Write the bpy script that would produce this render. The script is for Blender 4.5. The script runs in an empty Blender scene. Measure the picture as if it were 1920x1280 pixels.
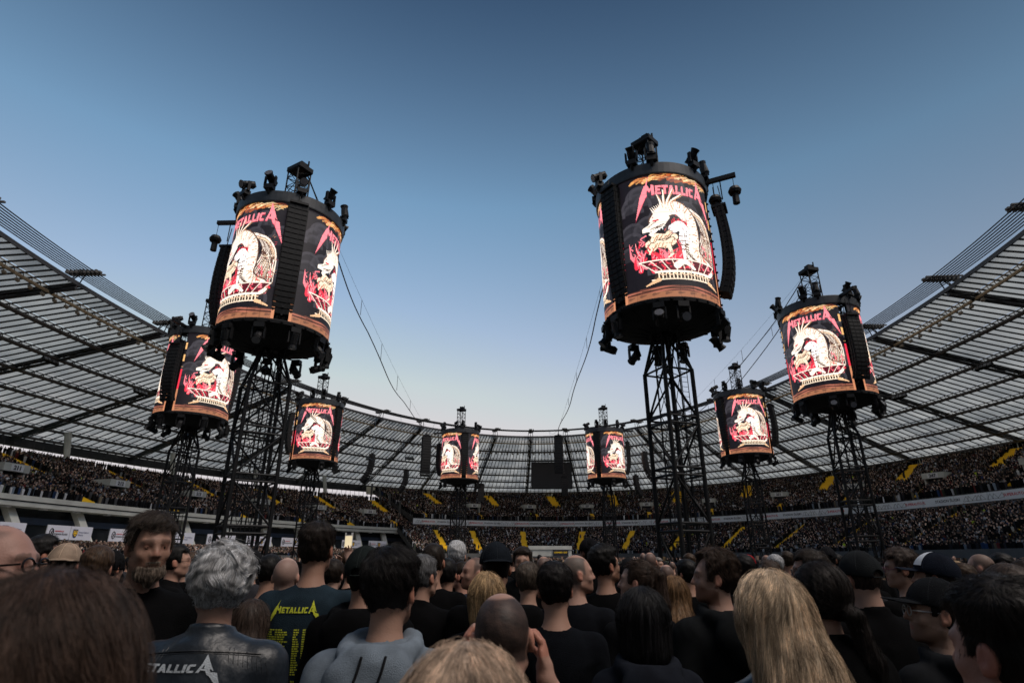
import bpy, math, random, time
import numpy as np
from mathutils import Vector, Matrix, Euler

T_START = time.time()
SC = bpy.context.scene
COL = SC.collection
rad = math.radians
EYE = 1.75
FPX = 1063.0
PITCH = rad(20.9)

# ------------------------------------------------------------------ camera
cam_d = bpy.data.cameras.new('camera')
cam = bpy.data.objects.new('camera', cam_d)
COL.objects.link(cam)
cam.location = (0, 0, EYE)
cam.rotation_euler = (rad(90) + PITCH, 0, 0)
cam_d.sensor_width = 36.0
cam_d.lens = 36.0 * FPX / 1920.0
cam_d.clip_start = 0.05
cam_d.clip_end = 4000
cam_d.dof.use_dof = True
cam_d.dof.focus_distance = 5.0
cam_d.dof.aperture_fstop = 5.0
SC.camera = cam

# ------------------------------------------------------------------ world and fill lamp
SUN_AZ = rad(155)                            # azimuth from +Y towards +X: low behind the camera
world = bpy.data.worlds.new('World')
SC.world = world
world.use_nodes = True
wn = world.node_tree.nodes
wl = world.node_tree.links
bg = wn['Background']
sky = wn.new('ShaderNodeTexSky')
sky.sky_type = 'NISHITA'
sky.sun_disc = False
sky.sun_elevation = rad(5.0)
sky.sun_rotation = SUN_AZ
sky.altitude = 200
sky.air_density = 1.0
sky.dust_density = 1.0
sky.ozone_density = 1.6
# deeper blue overhead, paler towards the horizon, the same all the way round
wtc = wn.new('ShaderNodeTexCoord')
wsep = wn.new('ShaderNodeSeparateXYZ')
wl.new(wtc.outputs['Generated'], wsep.inputs[0])
wramp = wn.new('ShaderNodeValToRGB')
wl.new(wsep.outputs['Z'], wramp.inputs['Fac'])
_e = wramp.color_ramp.elements
_e[0].position, _e[0].color = 0.0, (.74, .47, .53, 1)
_e[1].position, _e[1].color = 0.95, (.20, .25, .30, 1)
for _p, _c in ((.28, (.90, .63, .60)), (.56, (.60, .63, .65)), (.79, (.25, .29, .345))):
    _n = _e.new(_p); _n.color = _c + (1,)
wmul = wn.new('ShaderNodeMix'); wmul.data_type = 'RGBA'; wmul.blend_type = 'MULTIPLY'
wmul.inputs['Factor'].default_value = 1.0
wl.new(sky.outputs['Color'], wmul.inputs[6])
wl.new(wramp.outputs['Color'], wmul.inputs[7])
wcap = wn.new('ShaderNodeMix'); wcap.data_type = 'RGBA'; wcap.blend_type = 'DARKEN'
wcap.inputs['Factor'].default_value = 1.0
wcap.inputs[7].default_value = (1.55, 1.45, 1.50, 1)
wl.new(wmul.outputs[2], wcap.inputs[6])
wl.new(wcap.outputs[2], bg.inputs['Color'])
bg.inputs['Strength'].default_value = 0.15

sd = bpy.data.lights.new('fill_sun', 'SUN')
fill_sun = bpy.data.objects.new('fill_sun', sd)
COL.objects.link(fill_sun)
sd.energy = 0.92
sd.angle = rad(32)
sd.color = (1.0, 0.90, 0.82)
FILL_EL, SUN_AZ = rad(60), rad(124)                             # added fill lamp, set higher than the sky's sun to brighten the crowd
sdir = Vector((math.sin(SUN_AZ) * math.cos(FILL_EL), math.cos(SUN_AZ) * math.cos(FILL_EL), math.sin(FILL_EL)))
fill_sun.rotation_euler = sdir.to_track_quat('Z', 'Y').to_euler()

SC.view_settings.view_transform = 'Standard'
SC.view_settings.look = 'None'
SC.view_settings.exposure = 1.58
SC.view_settings.gamma = 1.0
SC.view_settings.use_curve_mapping = False
SC.cycles.max_bounces = 6
SC.cycles.transparent_max_bounces = 8
SC.cycles.use_denoising = True

RNG = np.random.default_rng(7)
random.seed(5)

# ------------------------------------------------------------------ materials
def mat(name, col, rough=0.7, metal=0.0, var=0.15, nscale=3.0, bump=0.0, bscale=40.0, spec=0.5, coord='Object', stretch=None, sheen=0.0):
    m = bpy.data.materials.new(name)
    m.use_nodes = True
    nt = m.node_tree
    p = nt.nodes['Principled BSDF']
    p.inputs['Roughness'].default_value = rough
    p.inputs['Metallic'].default_value = metal
    p.inputs['Specular IOR Level'].default_value = spec
    if sheen:
        p.inputs['Sheen Weight'].default_value = sheen
    tc = nt.nodes.new('ShaderNodeTexCoord')
    src = tc.outputs[coord]
    if stretch:
        mp = nt.nodes.new('ShaderNodeMapping')
        mp.inputs['Scale'].default_value = stretch
        nt.links.new(src, mp.inputs['Vector'])
        src = mp.outputs['Vector']
    nz = nt.nodes.new('ShaderNodeTexNoise')
    nz.inputs['Scale'].default_value = nscale
    nz.inputs['Detail'].default_value = 6
    nt.links.new(src, nz.inputs['Vector'])
    rp = nt.nodes.new('ShaderNodeValToRGB')
    c = np.array(col[:3])
    rp.color_ramp.elements[0].position = 0.3
    rp.color_ramp.elements[1].position = 0.7
    rp.color_ramp.elements[0].color = tuple(c * (1 - var)) + (1,)
    rp.color_ramp.elements[1].color = tuple(np.minimum(c * (1 + var), 1)) + (1,)
    nt.links.new(nz.outputs['Fac'], rp.inputs['Fac'])
    nt.links.new(rp.outputs['Color'], p.inputs['Base Color'])
    if bump:
        n2 = nt.nodes.new('ShaderNodeTexNoise')
        n2.inputs['Scale'].default_value = bscale
        n2.inputs['Detail'].default_value = 4
        nt.links.new(src, n2.inputs['Vector'])
        b = nt.nodes.new('ShaderNodeBump')
        b.inputs['Strength'].default_value = bump
        b.inputs['Distance'].default_value = 0.02
        nt.links.new(n2.outputs['Fac'], b.inputs['Height'])
        nt.links.new(b.outputs['Normal'], p.inputs['Normal'])
    return m

def attr_mat(name, attr='col', rough=0.85, emit=0.0, spec=0.3, bump=0.0, bscale=60):
    m = bpy.data.materials.new(name)
    m.use_nodes = True
    nt = m.node_tree
    p = nt.nodes['Principled BSDF']
    a = nt.nodes.new('ShaderNodeAttribute')
    a.attribute_name = attr
    p.inputs['Roughness'].default_value = rough
    p.inputs['Specular IOR Level'].default_value = spec
    if emit:
        nt.links.new(a.outputs['Color'], p.inputs['Emission Color'])
        p.inputs['Emission Strength'].default_value = emit
        p.inputs['Base Color'].default_value = (0.01, 0.01, 0.012, 1)
    else:
        nt.links.new(a.outputs['Color'], p.inputs['Base Color'])
    if bump:
        tc = nt.nodes.new('ShaderNodeTexCoord')
        n2 = nt.nodes.new('ShaderNodeTexNoise')
        n2.inputs['Scale'].default_value = bscale
        n2.inputs['Detail'].default_value = 5
        nt.links.new(tc.outputs['Object'], n2.inputs['Vector'])
        b = nt.nodes.new('ShaderNodeBump')
        b.inputs['Strength'].default_value = bump
        b.inputs['Distance'].default_value = 0.004
        nt.links.new(n2.outputs['Fac'], b.inputs['Height'])
        nt.links.new(b.outputs['Normal'], p.inputs['Normal'])
    return m

M = {}
M['steel_black'] = mat('black_steel', (0.006, 0.006, 0.0068), 0.55, 0.1, 0.3, 4, spec=.3)
M['rim_black'] = mat('painted_rim', (0.035, 0.038, 0.042), 0.5, 0.2, 0.3, 2)
M['fabric_black'] = mat('black_scrim', (0.006, 0.006, 0.007), 0.9, 0, 0.4, 1.5, 0.6, 3)
M['speaker'] = mat('speaker_grille', (0.0045, 0.0045, 0.005), 0.7, 0.2, 0.3, 8)
M['concrete'] = mat('pale_concrete', (0.55, 0.55, 0.50), 0.85, 0, 0.14, 0.4, 0.2, 8)
M['concrete_dark'] = mat('dark_concrete', (0.10, 0.10, 0.10), 0.9, 0, 0.2, 0.5)
M['beam_tan'] = mat('tan_painted_steel', (0.085, 0.075, 0.07), 0.6, 0.1, 0.15, 1)
M['beam_sunlit'] = mat('sunlit_tan_steel', (0.46, 0.36, 0.24), 0.5, 0.1, 0.15, 1)  # warm sunlight on the innermost ring beam, put into its colour
M['beam_dark'] = mat('dark_roof_steel', (0.045, 0.045, 0.048), 0.6, 0.2, 0.2, 1)
M['batten'] = mat('glazing_bar', (0.025, 0.025, 0.027), 0.6, 0.2, 0.2, 1)
M['cable'] = mat('steel_cable', (0.03, 0.03, 0.032), 0.5, 0.4, 0.2, 1)
M['banner'] = mat('white_banner', (0.76, 0.76, 0.84), 0.6, 0, 0.05, 0.3)
M['fascia'] = mat('fascia_panel', (0.74, 0.77, 0.80), 0.5, 0, 0.06, 0.3)
M['yellow'] = mat('yellow_seat', (1.0, 0.60, 0.015), 0.55, 0, 0.12, 0.6)
M['seat'] = mat('dark_terrace', (0.05, 0.048, 0.045), 0.9, 0, 0.3, 0.6)
M['cream'] = mat('cream_cladding', (0.62, 0.58, 0.45), 0.7, 0, 0.1, 0.5)
M['glass_dark'] = mat('dark_box_glass', (0.02, 0.025, 0.03), 0.15, 0, 0.2, 0.6)
M['blue_band'] = mat('navy_band', (0.02, 0.035, 0.07), 0.5, 0, 0.2, 0.6)
M['ground'] = mat('pitch_cover', (0.06, 0.065, 0.06), 0.9, 0, 0.3, 0.5)
M['land'] = mat('parkland', (0.06, 0.075, 0.04), 0.95, 0, 0.4, 0.02)
M['red'] = mat('red_print', (0.55, 0.03, 0.04), 0.5, 0, 0.05)
M['ink'] = mat('dark_print', (0.02, 0.02, 0.03), 0.5, 0, 0.05)
M['white'] = mat('white_paint', (0.75, 0.75, 0.75), 0.5, 0, 0.05)
M['navy'] = mat('navy_print', (0.02, 0.04, 0.15), 0.5, 0, 0.05)
M['screen_off'] = mat('dark_screen', (0.004, 0.004, 0.005), 0.6, 0, 0.3, 1)
M['lens'] = mat('lamp_lens', (0.12, 0.12, 0.13), 0.2, 0, 0.2, 8)
M['lamp_tan'] = mat('floodlight_housing', (0.25, 0.21, 0.16), 0.6, 0, 0.2, 2)

# translucent roof sheet
def roof_material():
    m = bpy.data.materials.new('polycarbonate_roof')
    m.use_nodes = True
    nt = m.node_tree
    nt.nodes.remove(nt.nodes['Principled BSDF'])
    out = nt.nodes['Material Output']
    geo = nt.nodes.new('ShaderNodeNewGeometry')
    tc = nt.nodes.new('ShaderNodeTexCoord')
    nz = nt.nodes.new('ShaderNodeTexNoise')
    nz.inputs['Scale'].default_value = 0.12
    nz.inputs['Detail'].default_value = 7
    nt.links.new(tc.outputs['Object'], nz.inputs['Vector'])
    ad = nt.nodes.new('ShaderNodeMath'); ad.operation = 'MULTIPLY_ADD'
    nt.links.new(geo.outputs['Random Per Island'], ad.inputs[0])
    ad.inputs[1].default_value = 0.35
    nt.links.new(nz.outputs['Fac'], ad.inputs[2])
    rp = nt.nodes.new('ShaderNodeValToRGB')
    rp.color_ramp.elements[0].position = 0.35
    rp.color_ramp.elements[1].position = 0.95
    rp.color_ramp.elements[0].color = (0.50, 0.53, 0.545, 1)
    rp.color_ramp.elements[1].color = (0.78, 0.80, 0.79, 1)
    nt.links.new(ad.outputs[0], rp.inputs['Fac'])
    d = nt.nodes.new('ShaderNodeBsdfDiffuse')
    t = nt.nodes.new('ShaderNodeBsdfTranslucent')
    tr = nt.nodes.new('ShaderNodeBsdfTransparent')
    nt.links.new(rp.outputs['Color'], tr.inputs['Color'])
    nt.links.new(rp.outputs['Color'], d.inputs['Color'])
    nt.links.new(rp.outputs['Color'], t.inputs['Color'])
    mx = nt.nodes.new('ShaderNodeMixShader')
    mx.inputs['Fac'].default_value = 0.75
    nt.links.new(d.outputs[0], mx.inputs[1])
    nt.links.new(t.outputs[0], mx.inputs[2])
    m2 = nt.nodes.new('ShaderNodeMixShader')
    m2.inputs['Fac'].default_value = 0.30
    nt.links.new(mx.outputs[0], m2.inputs[1])
    nt.links.new(tr.outputs[0], m2.inputs[2])
    nt.links.new(m2.outputs[0], out.inputs['Surface'])
    return m
M['roof'] = roof_material()

def ordinal(n):
    base = ['', 'first', 'second', 'third', 'fourth', 'fifth', 'sixth', 'seventh', 'eighth', 'ninth', 'tenth', 'eleventh', 'twelfth', 'thirteenth', 'fourteenth', 'fifteenth', 'sixteenth', 'seventeenth', 'eighteenth', 'nineteenth']
    tens = {20: 'twent', 30: 'thirt', 40: 'fort', 50: 'fift', 60: 'sixt', 70: 'sevent', 80: 'eight', 90: 'ninet'}
    if n < 20: return base[n]
    t, u = n // 10 * 10, n % 10
    return tens[t] + ('ieth' if u == 0 else 'y-' + base[u])

# ------------------------------------------------------------------ object helpers
def tag(o, label=None, cat=None, group=None, kind=None):
    if label: o['label'] = label
    if cat: o['category'] = cat
    if group: o['group'] = group
    if kind: o['kind'] = kind
    return o

def empty(name, loc=(0, 0, 0), rz=0.0, **kw):
    o = bpy.data.objects.new(name, None)
    o.empty_display_size = 0.3
    COL.objects.link(o)
    o.location = loc
    o.rotation_euler = (0, 0, rz)
    return tag(o, **kw)

def link_mesh(name, me, parent=None, loc=None, rot=None, scale=None, **kw):
    o = bpy.data.objects.new(name, me)
    COL.objects.link(o)
    if parent is not None: o.parent = parent
    if loc is not None: o.location = loc
    if rot is not None: o.rotation_euler = rot
    if scale is not None: o.scale = scale
    return tag(o, **kw)

class MB:
    """collects vertices and faces for one mesh"""
    def __init__(s):
        s.v, s.f, s.mi, s.n = [], [], [], 0
    def add(s, v, f, mi=0):
        v = np.asarray(v, float)
        s.v.append(v)
        s.f += [tuple(i + s.n for i in q) for q in f]
        s.mi += [mi] * len(f)
        s.n += len(v)
    def box(s, c, size, rot=None, mi=0):
        hx, hy, hz = [q / 2 for q in size]
        v = np.array([(x, y, z) for x in (-hx, hx) for y in (-hy, hy) for z in (-hz, hz)])
        if rot is not None:
            v = v @ np.array(rot.to_3x3() if hasattr(rot, 'to_3x3') else rot).T
        s.add(v + np.array(c), [(0, 1, 3, 2), (4, 6, 7, 5), (0, 4, 5, 1), (2, 3, 7, 6), (0, 2, 6, 4), (1, 5, 7, 3)], mi)
    def hexa(s, v8, mi=0):
        """8 corners: bottom 4 ccw, top 4 ccw"""
        s.add(v8, [(3, 2, 1, 0), (4, 5, 6, 7), (0, 1, 5, 4), (1, 2, 6, 5), (2, 3, 7, 6), (3, 0, 4, 7)], mi)
    def tube(s, a, b, r, r2=None, n=6, mi=0, cap=True):
        a, b = np.array(a, float), np.array(b, float)
        r2 = r if r2 is None else r2
        d = b - a
        L = np.linalg.norm(d)
        if L < 1e-6: return
        d /= L
        u = np.cross(d, (0, 0, 1.0) if abs(d[2]) < 0.9 else (1.0, 0, 0)); u /= np.linalg.norm(u)
        w = np.cross(d, u)
        t = np.arange(n) * 2 * np.pi / n
        ring = np.cos(t)[:, None] * u + np.sin(t)[:, None] * w
        v = np.vstack([a + ring * r, b + ring * r2])
        f = [(i, (i + 1) % n, n + (i + 1) % n, n + i) for i in range(n)]
        if cap: f += [tuple(range(n - 1, -1, -1)), tuple(range(n, 2 * n))]
        s.add(v, f, mi)
    def path(s, pts, r, n=5, mi=0):
        pts = np.asarray(pts, float)
        rr = np.broadcast_to(r, (len(pts),))
        tan = np.gradient(pts, axis=0)
        tan /= np.linalg.norm(tan, axis=1)[:, None] + 1e-9
        ref = np.array((0, 0, 1.0))
        if abs(tan[:, 2]).mean() > 0.8: ref = np.array((1.0, 0, 0))
        u = np.cross(tan, ref); u /= np.linalg.norm(u, axis=1)[:, None] + 1e-9
        w = np.cross(tan, u)
        t = np.arange(n) * 2 * np.pi / n
        v = (pts[:, None, :] + rr[:, None, None] * (np.cos(t)[None, :, None] * u[:, None, :] + np.sin(t)[None, :, None] * w[:, None, :])).reshape(-1, 3)
        f = []
        for i in range(len(pts) - 1):
            for j in range(n):
                f.append((i * n + j, i * n + (j + 1) % n, (i + 1) * n + (j + 1) % n, (i + 1) * n + j))
        f += [tuple(range(n - 1, -1, -1)), tuple((len(pts) - 1) * n + j for j in range(n))]
        s.add(v, f, mi)
    def lathe(s, prof, n=48, c=(0, 0, 0), mi=0, a0=0, a1=2 * math.pi):
        full = abs(a1 - a0 - 2 * math.pi) < 1e-6
        t = np.linspace(a0, a1, n, endpoint=not full)
        v = np.array([(r * math.cos(q) + c[0], r * math.sin(q) + c[1], z + c[2]) for r, z in prof for q in t])
        f = []
        for i in range(len(prof) - 1):
            for j in range(n if full else n - 1):
                k = (j + 1) % n
                f.append((i * n + j, i * n + k, (i + 1) * n + k, (i + 1) * n + j))
        s.add(v, f, mi)
    def mesh(s, name, mats, smooth=False):
        me = bpy.data.meshes.new(name)
        v = np.vstack(s.v)
        me.from_pydata(v.tolist(), [], s.f)
        for m in (mats if isinstance(mats, (list, tuple)) else [mats]):
            me.materials.append(m)
        if any(s.mi): me.polygons.foreach_set('material_index', s.mi)
        if smooth: me.polygons.foreach_set('use_smooth', [True] * len(me.polygons))
        me.update()
        return me
    def build(s, name, mats, parent=None, smooth=False, **kw):
        return link_mesh(name, s.mesh(name, mats, smooth), parent, **kw)

def fast_mesh(name, V, Q, mats, smooth=True, cols=None, mi=None, per_face=False):
    """V (n,3), Q (m,k) numpy; cols per vertex (n,3) or per face (m,3)"""
    me = bpy.data.meshes.new(name)
    m, k = Q.shape
    me.vertices.add(len(V))
    me.vertices.foreach_set('co', np.ascontiguousarray(V, np.float32).ravel())
    me.loops.add(m * k)
    me.loops.foreach_set('vertex_index', np.ascontiguousarray(Q, np.int32).ravel())
    me.polygons.add(m)
    me.polygons.foreach_set('loop_start', np.arange(0, m * k, k, dtype=np.int32))
    for mm in (mats if isinstance(mats, (list, tuple)) else [mats]):
        me.materials.append(mm)
    if mi is not None: me.polygons.foreach_set('material_index', mi.astype(np.int32))
    me.polygons.foreach_set('use_smooth', np.full(m, smooth))
    if cols is not None:
        if per_face:
            a = me.attributes.new('col', 'FLOAT_COLOR', 'CORNER')
            c = np.repeat(np.hstack([cols, np.ones((len(cols), 1))]), k, axis=0)
        else:
            a = me.attributes.new('col', 'FLOAT_COLOR', 'POINT')
            c = np.hstack([cols, np.ones((len(cols), 1))])
        a.data.foreach_set('color', c.astype(np.float32).ravel())
    me.update(calc_edges=True)
    return me

_rod = {}
def rod(name, a, b, r, material, parent, n=8, **kw):
    """one bar as its own object, sharing one unit cylinder mesh per material"""
    key = (name, material.name, n)
    if key not in _rod:
        mb = MB(); mb.tube((0, 0, 0), (0, 0, 1), 1, n=n)
        _rod[key] = mb.mesh(name, material)
    a, b = Vector(a), Vector(b)
    d = b - a
    o = link_mesh(name, _rod[key], parent, **kw)
    o.location = a
    o.rotation_euler = d.to_track_quat('Z', 'Y').to_euler()
    o.scale = (r, r, d.length)
    return o

def text_mesh(s, size, name='lettering', ext=0.0, align='CENTER', bold=0.0):
    cu = bpy.data.curves.new('t', 'FONT')
    cu.body = s; cu.size = size; cu.extrude = ext; cu.align_x = align; cu.align_y = 'CENTER'; cu.offset = bold
    cu.resolution_u = 2
    o = bpy.data.objects.new('t', cu)
    COL.objects.link(o)
    dg = bpy.context.evaluated_depsgraph_get()
    me = bpy.data.meshes.new_from_object(o.evaluated_get(dg))
    bpy.data.objects.remove(o)
    bpy.data.curves.remove(cu)
    me.name = name
    return me

def mesh_np(me):
    v = np.zeros(len(me.vertices) * 3); me.vertices.foreach_get('co', v)
    return v.reshape(-1, 3), [tuple(p.vertices) for p in me.polygons]

def ray(u, v):
    x = u - 960.0; zv = 640.0 - v
    return np.array([x, FPX * math.cos(PITCH) - zv * math.sin(PITCH), FPX * math.sin(PITCH) + zv * math.cos(PITCH)])

def at_dist(u, v, d):
    r = ray(u, v); r = r * (d / math.hypot(r[0], r[1]))
    return np.array([r[0], r[1], r[2] + EYE])

# ------------------------------------------------------------------ stadium plan
def EL(a, b, cx, cy, r, z): return (a, b, cx, cy, r, z)
E_IN = EL(65, 108.15, 1.0, 81.3, -.085, 39.75)
E_OUT = EL(135, 186.2, 3.8, 85, -.06, 29.75)
E_FAS = EL(96, 141.8, 7.2, 85, -.085, 14.75)
E_UTOP = EL(131, 181.5, 4.5, 85, -.06, 28.0)
E_LTOP = EL(99, 144.5, 7.2, 85, -.085, 12.2)
E_LBOT = EL(72, 116, 6, 83, -.085, 2.2)
E_WLIP = EL(89, 150, 7.2, 85, -.085, 10.9)
E_WTOP = EL(120, 170, 7.2, 85, -.085, 22.4)
E_WBAN = EL(85, 146, 7.2, 85, -.085, 4.6)
E_WLTOP = EL(84.5, 145.5, 7.2, 85, -.085, 2.9)
E_WLBOT = EL(72, 128, 7.2, 85, -.085, 1.4)

def EP(e, ph, t=0, e2=None):
    """point(s) on ellipse e (or between e and e2)"""
    def one(e):
        a, b, cx, cy, r, z = e
        x = a * np.cos(ph); y = b * np.sin(ph)
        return np.stack([cx + x * math.cos(r) - y * math.sin(r), cy + x * math.sin(r) + y * math.cos(r), np.full_like(x, z)], -1)
    ph = np.asarray(ph, float)
    p = one(e)
    if e2 is not None:
        t = np.asarray(t, float)[..., None]
        p = p * (1 - t) + one(e2) * t
    return p

def phi_at(e, u, v=None):
    """ellipse parameter whose point projects to column u (visible half)"""
    ph = np.radians(np.linspace(-30, 210, 2401))
    p = EP(e, ph) - np.array((0, 0, EYE))
    zc = p[:, 1] * math.cos(PITCH) + p[:, 2] * math.sin(PITCH)
    uu = 960 + FPX * p[:, 0] / np.maximum(zc, 1)
    uu[zc < 5] = 1e6
    return float(ph[np.argmin(abs(uu - u))])

def shift(e, da=0, dz=0):
    return (e[0] + da, e[1] + da, e[2], e[3], e[4], e[5] + dz)

# ------------------------------------------------------------------ ground
mb = MB(); mb.add([(-2500, -2500, -.3), (2500, -2500, -.3), (2500, 2500, -.3), (-2500, 2500, -.3)], [(0, 1, 2, 3)])
mb.build('ground', M['land'], kind='structure')
ph = np.linspace(0, 2 * math.pi, 97)[:-1]
mb = MB(); mb.add(EP(shift(E_LBOT, 30, -E_LBOT[5]), ph), [tuple(range(96))])
mb.build('field', M['ground'], kind='structure')

# ------------------------------------------------------------------ terraces
def terrace(name, e0, e1, p0, p1, rows, label, under=1.2, nphi=180):
    """stepped seating bank between ellipse e0 (front, low) and e1 (back, high)"""
    ph = np.radians(np.linspace(p0, p1, nphi))
    mb = MB()
    prof = []
    for k in range(rows):
        t0, t1 = k / rows, (k + 1) / rows
        prof.append((t0, k / rows)); prof.append((t0, (k + 1) / rows)); prof.append((t1, (k + 1) / rows))
    V = []
    for t, h in prof:
        p = EP(e0, ph, np.full(len(ph), t), e1)
        p[:, 2] = e0[5] * (1 - h) + e1[5] * h
        V.append(p)
    # underside
    for t, dz in ((1.0, -under), (0.0, -under)):
        p = EP(e0, ph, np.full(len(ph), t), e1); p[:, 2] += dz
        V.append(p)
    n = len(V); m = len(ph)
    V = np.array(V).reshape(-1, 3)
    f = []
    for i in range(n):
        i2 = (i + 1) % n
        for j in range(m - 1):
            f.append((i * m + j, i * m + j + 1, i2 * m + j + 1, i2 * m + j))
    f.append(tuple(i * m for i in range(n)))
    f.append(tuple(i * m + m - 1 for i in reversed(range(n))))
    mb.add(V, f)
    return mb.build(name, M['seat'])

def ring_band(mb, e, p0, p1, prof, n=120, mi=0, e2=None):
    """sweep a closed profile [(radial offset, dz)] along the ellipse"""
    ph = np.radians(np.linspace(p0, p1, n))
    V = []
    for da, dz in prof:
        V.append(EP(shift(e, da, dz), ph))
    V = np.array(V).reshape(-1, 3)
    k = len(prof)
    f = []
    for i in range(k):
        i2 = (i + 1) % k
        for j in range(n - 1):
            f.append((i * n + j, i2 * n + j, i2 * n + j + 1, i * n + j + 1))
    f.append(tuple(i * n for i in reversed(range(k))))
    f.append(tuple(i * n + n - 1 for i in range(k)))
    mb.add(V, f, mi)

PHW0, PHW1 = 124.5, 205.0       # straight side stand
PHB0, PHB1 = -154.0, 123.0       # bowl
bowl = empty('stadium_bowl', tuple(EP(E_FAS, rad(60)) * np.array((1, 1, 0))), label='two tier bowl with a grey fascia ribbon round the far end and right side', cat='grandstand')
west = empty('side_stand', tuple(EP(E_WLIP, rad(165)) * np.array((1, 1, 0))), label='left side stand with a cantilevered upper tier over glazed boxes and white banners', cat='grandstand')
def keep(o, parent):
    o.parent = parent
    o.matrix_parent_inverse = Matrix.Translation(-Vector(parent.location))
    return o
for o in (terrace('upper_tier', E_FAS, E_UTOP, PHB0, PHB1, 40, ''), terrace('lower_tier', E_LBOT, E_LTOP, PHB0, PHW0 + 1.2, 30, '')):
    keep(o, bowl)
keep(terrace('upper_tier', E_WLIP, E_WTOP, PHW0, PHW1, 30, ''), west)
keep(terrace('lower_tier', E_WLBOT, E_WLTOP, PHW0 + 1.2, PHW1, 12, ''), west)

# fascia segments (one per 3.4 degrees), parapet, concourse wall and gantry behind the lower tier
TXT = text_mesh('SUPERAUTO.PL', 0.80, bold=0.02)
TXT2 = text_mesh('STADION ŚLĄSKI', 0.80, bold=0.02)
def bend_text(me, e, ph0, zc, off, material, name, parent, toward=-1, tilt=0):
    """wrap flat lettering onto the ring at ellipse parameter ph0, readable from inside"""
    v, f = mesh_np(me)
    a, b = e[0] + off, e[1] + off
    sp = math.hypot(a * math.sin(ph0), b * math.cos(ph0))
    ph = ph0 - v[:, 0] / sp
    p = EP(shift(e, off, 0), ph)
    p[:, 2] = zc + v[:, 1]
    mb = MB(); mb.add(p, f)
    return keep(mb.build(name, material), parent)

seg = 3.4
k = 0
ph = PHB0
while ph < PHB1 - 0.1:
    p1 = min(ph + seg, PHB1)
    mb = MB()
    ring_band(mb, E_FAS, ph + .03, p1 - .03, [(-0.45, -1.75), (-0.15, -1.75), (-0.15, 0.10), (-0.45, 0.10)], 6)
    keep(mb.build('fascia_panel', M['fascia']), bowl)
    ph += seg; k += 1
for pc in np.arange(-6, 121, 10.3):
    c = rad(pc)
    bend_text(TXT, E_FAS, c + rad(2.2), E_FAS[5] - .82, -.47, M['red'], 'lettering', bowl)
    bend_text(TXT2, E_FAS, c - rad(1.4), E_FAS[5] - .82, -.47, M['ink'], 'lettering', bowl)
    # thin line triangles drawn on the ribbon
    mb = MB()
    for q in range(8):
        cc = c + rad(-5.0 + q * .42) if q < 5 else c + rad(3.6 + (q - 5) * .5)
        h = [(-.55, -.5), (.55, -.45), (.1 + .3 * ((q * 7) % 3 - 1), .55)]
        sp = 110
        P3 = [EP(shift(E_FAS, -.47), cc - x / sp) * (1, 1, 0) + np.array((0, 0, E_FAS[5] - .82 + y)) for x, y in h]
        for i in range(3): mb.tube(P3[i], P3[(i + 1) % 3], .035, n=3, cap=False)
    keep(mb.build('line_pattern', M['ink']), bowl)
mb = MB()
ring_band(mb, E_FAS, PHB0, PHB1, [(-.15, -3.2), (6.5, -3.2), (6.5, -1.3), (-.15, -1.3)])
keep(mb.build('tier_beam', M['concrete_dark']), bowl)
mb = MB()
ring_band(mb, E_LTOP, PHB0, PHB1, [(0.1, -1.0), (.6, -1.0), (.6, 4.2), (0.1, 4.2)])
keep(mb.build('concourse_wall', M['concrete_dark']), bowl)
# red and pale concession signs in the concourse and the row of section number plates
for i, pc in enumerate(np.arange(5, 118, 10.3)):
    me = text_mesh(str(16 + (i % 12) if i < 12 else 16), 0.85, bold=.03)
    num = str(28 - int(round((pc - 5) / 10.3)))
    me = text_mesh(num, 0.8, bold=.03)
    plate = MB()
    e = shift(E_FAS, .1, 0)
    ring_band(plate, e, pc - .35, pc + .35, [(-.10, -2.85), (0, -2.85), (0, -1.85), (-.10, -1.85)], 3)
    pl = keep(plate.build('number_plate', M['ink']), bowl)
    v, f = mesh_np(me)
    c0 = EP(e, rad(pc))
    c1 = EP(e, rad(pc - .3)); tang = (c1 - c0) / np.linalg.norm(c1 - c0)
    nrm = np.array((-c0[0] + e[2], -c0[1] + e[3], 0.)); nrm /= np.linalg.norm(nrm)
    p = c0 + nrm * .16 + v[:, :1] * tang + v[:, 1:2] * np.array((0, 0, 1.)) + np.array((0, 0, -2.35))
    t = MB(); t.add(p, f); keep(t.build('number', M['white']), bowl)
for pc in (117, 113.5, 109.5, 106, 102):
    mb = MB(); ring_band(mb, E_LTOP, pc - .5, pc + .5, [(-.15, .9), (0, .9), (0, 2.6), (-.15, 2.6)], 3)
    keep(mb.build('kiosk_screen', M['banner']), bowl)
for e_, a_, b_, pr_ in ((E_LBOT, PHB0, PHW0 + 1.2, bowl), (E_WLBOT, PHW0 + 1.2, PHW1, west)):
    mb = MB(); ring_band(mb, e_, a_, b_, [(-.35, -e_[5]), (-.05, -e_[5]), (-.05, 1.0), (-.35, 1.0)], 180)
    keep(mb.build('perimeter_wall', M['concrete_dark']), pr_)
# rear wall cladding behind the back row (vertical pale sheets)
for pc in np.arange(PHB0, PHB1 - .5, 1.715):
    mb = MB()
    ring_band(mb, E_UTOP, pc + .03, pc + 1.685, [(2.4, -1.5), (2.7, -1.5), (3.2, 3.2), (2.9, 3.2)], 3)
    keep(mb.build('cladding_panel', M['cream']), bowl)

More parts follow.
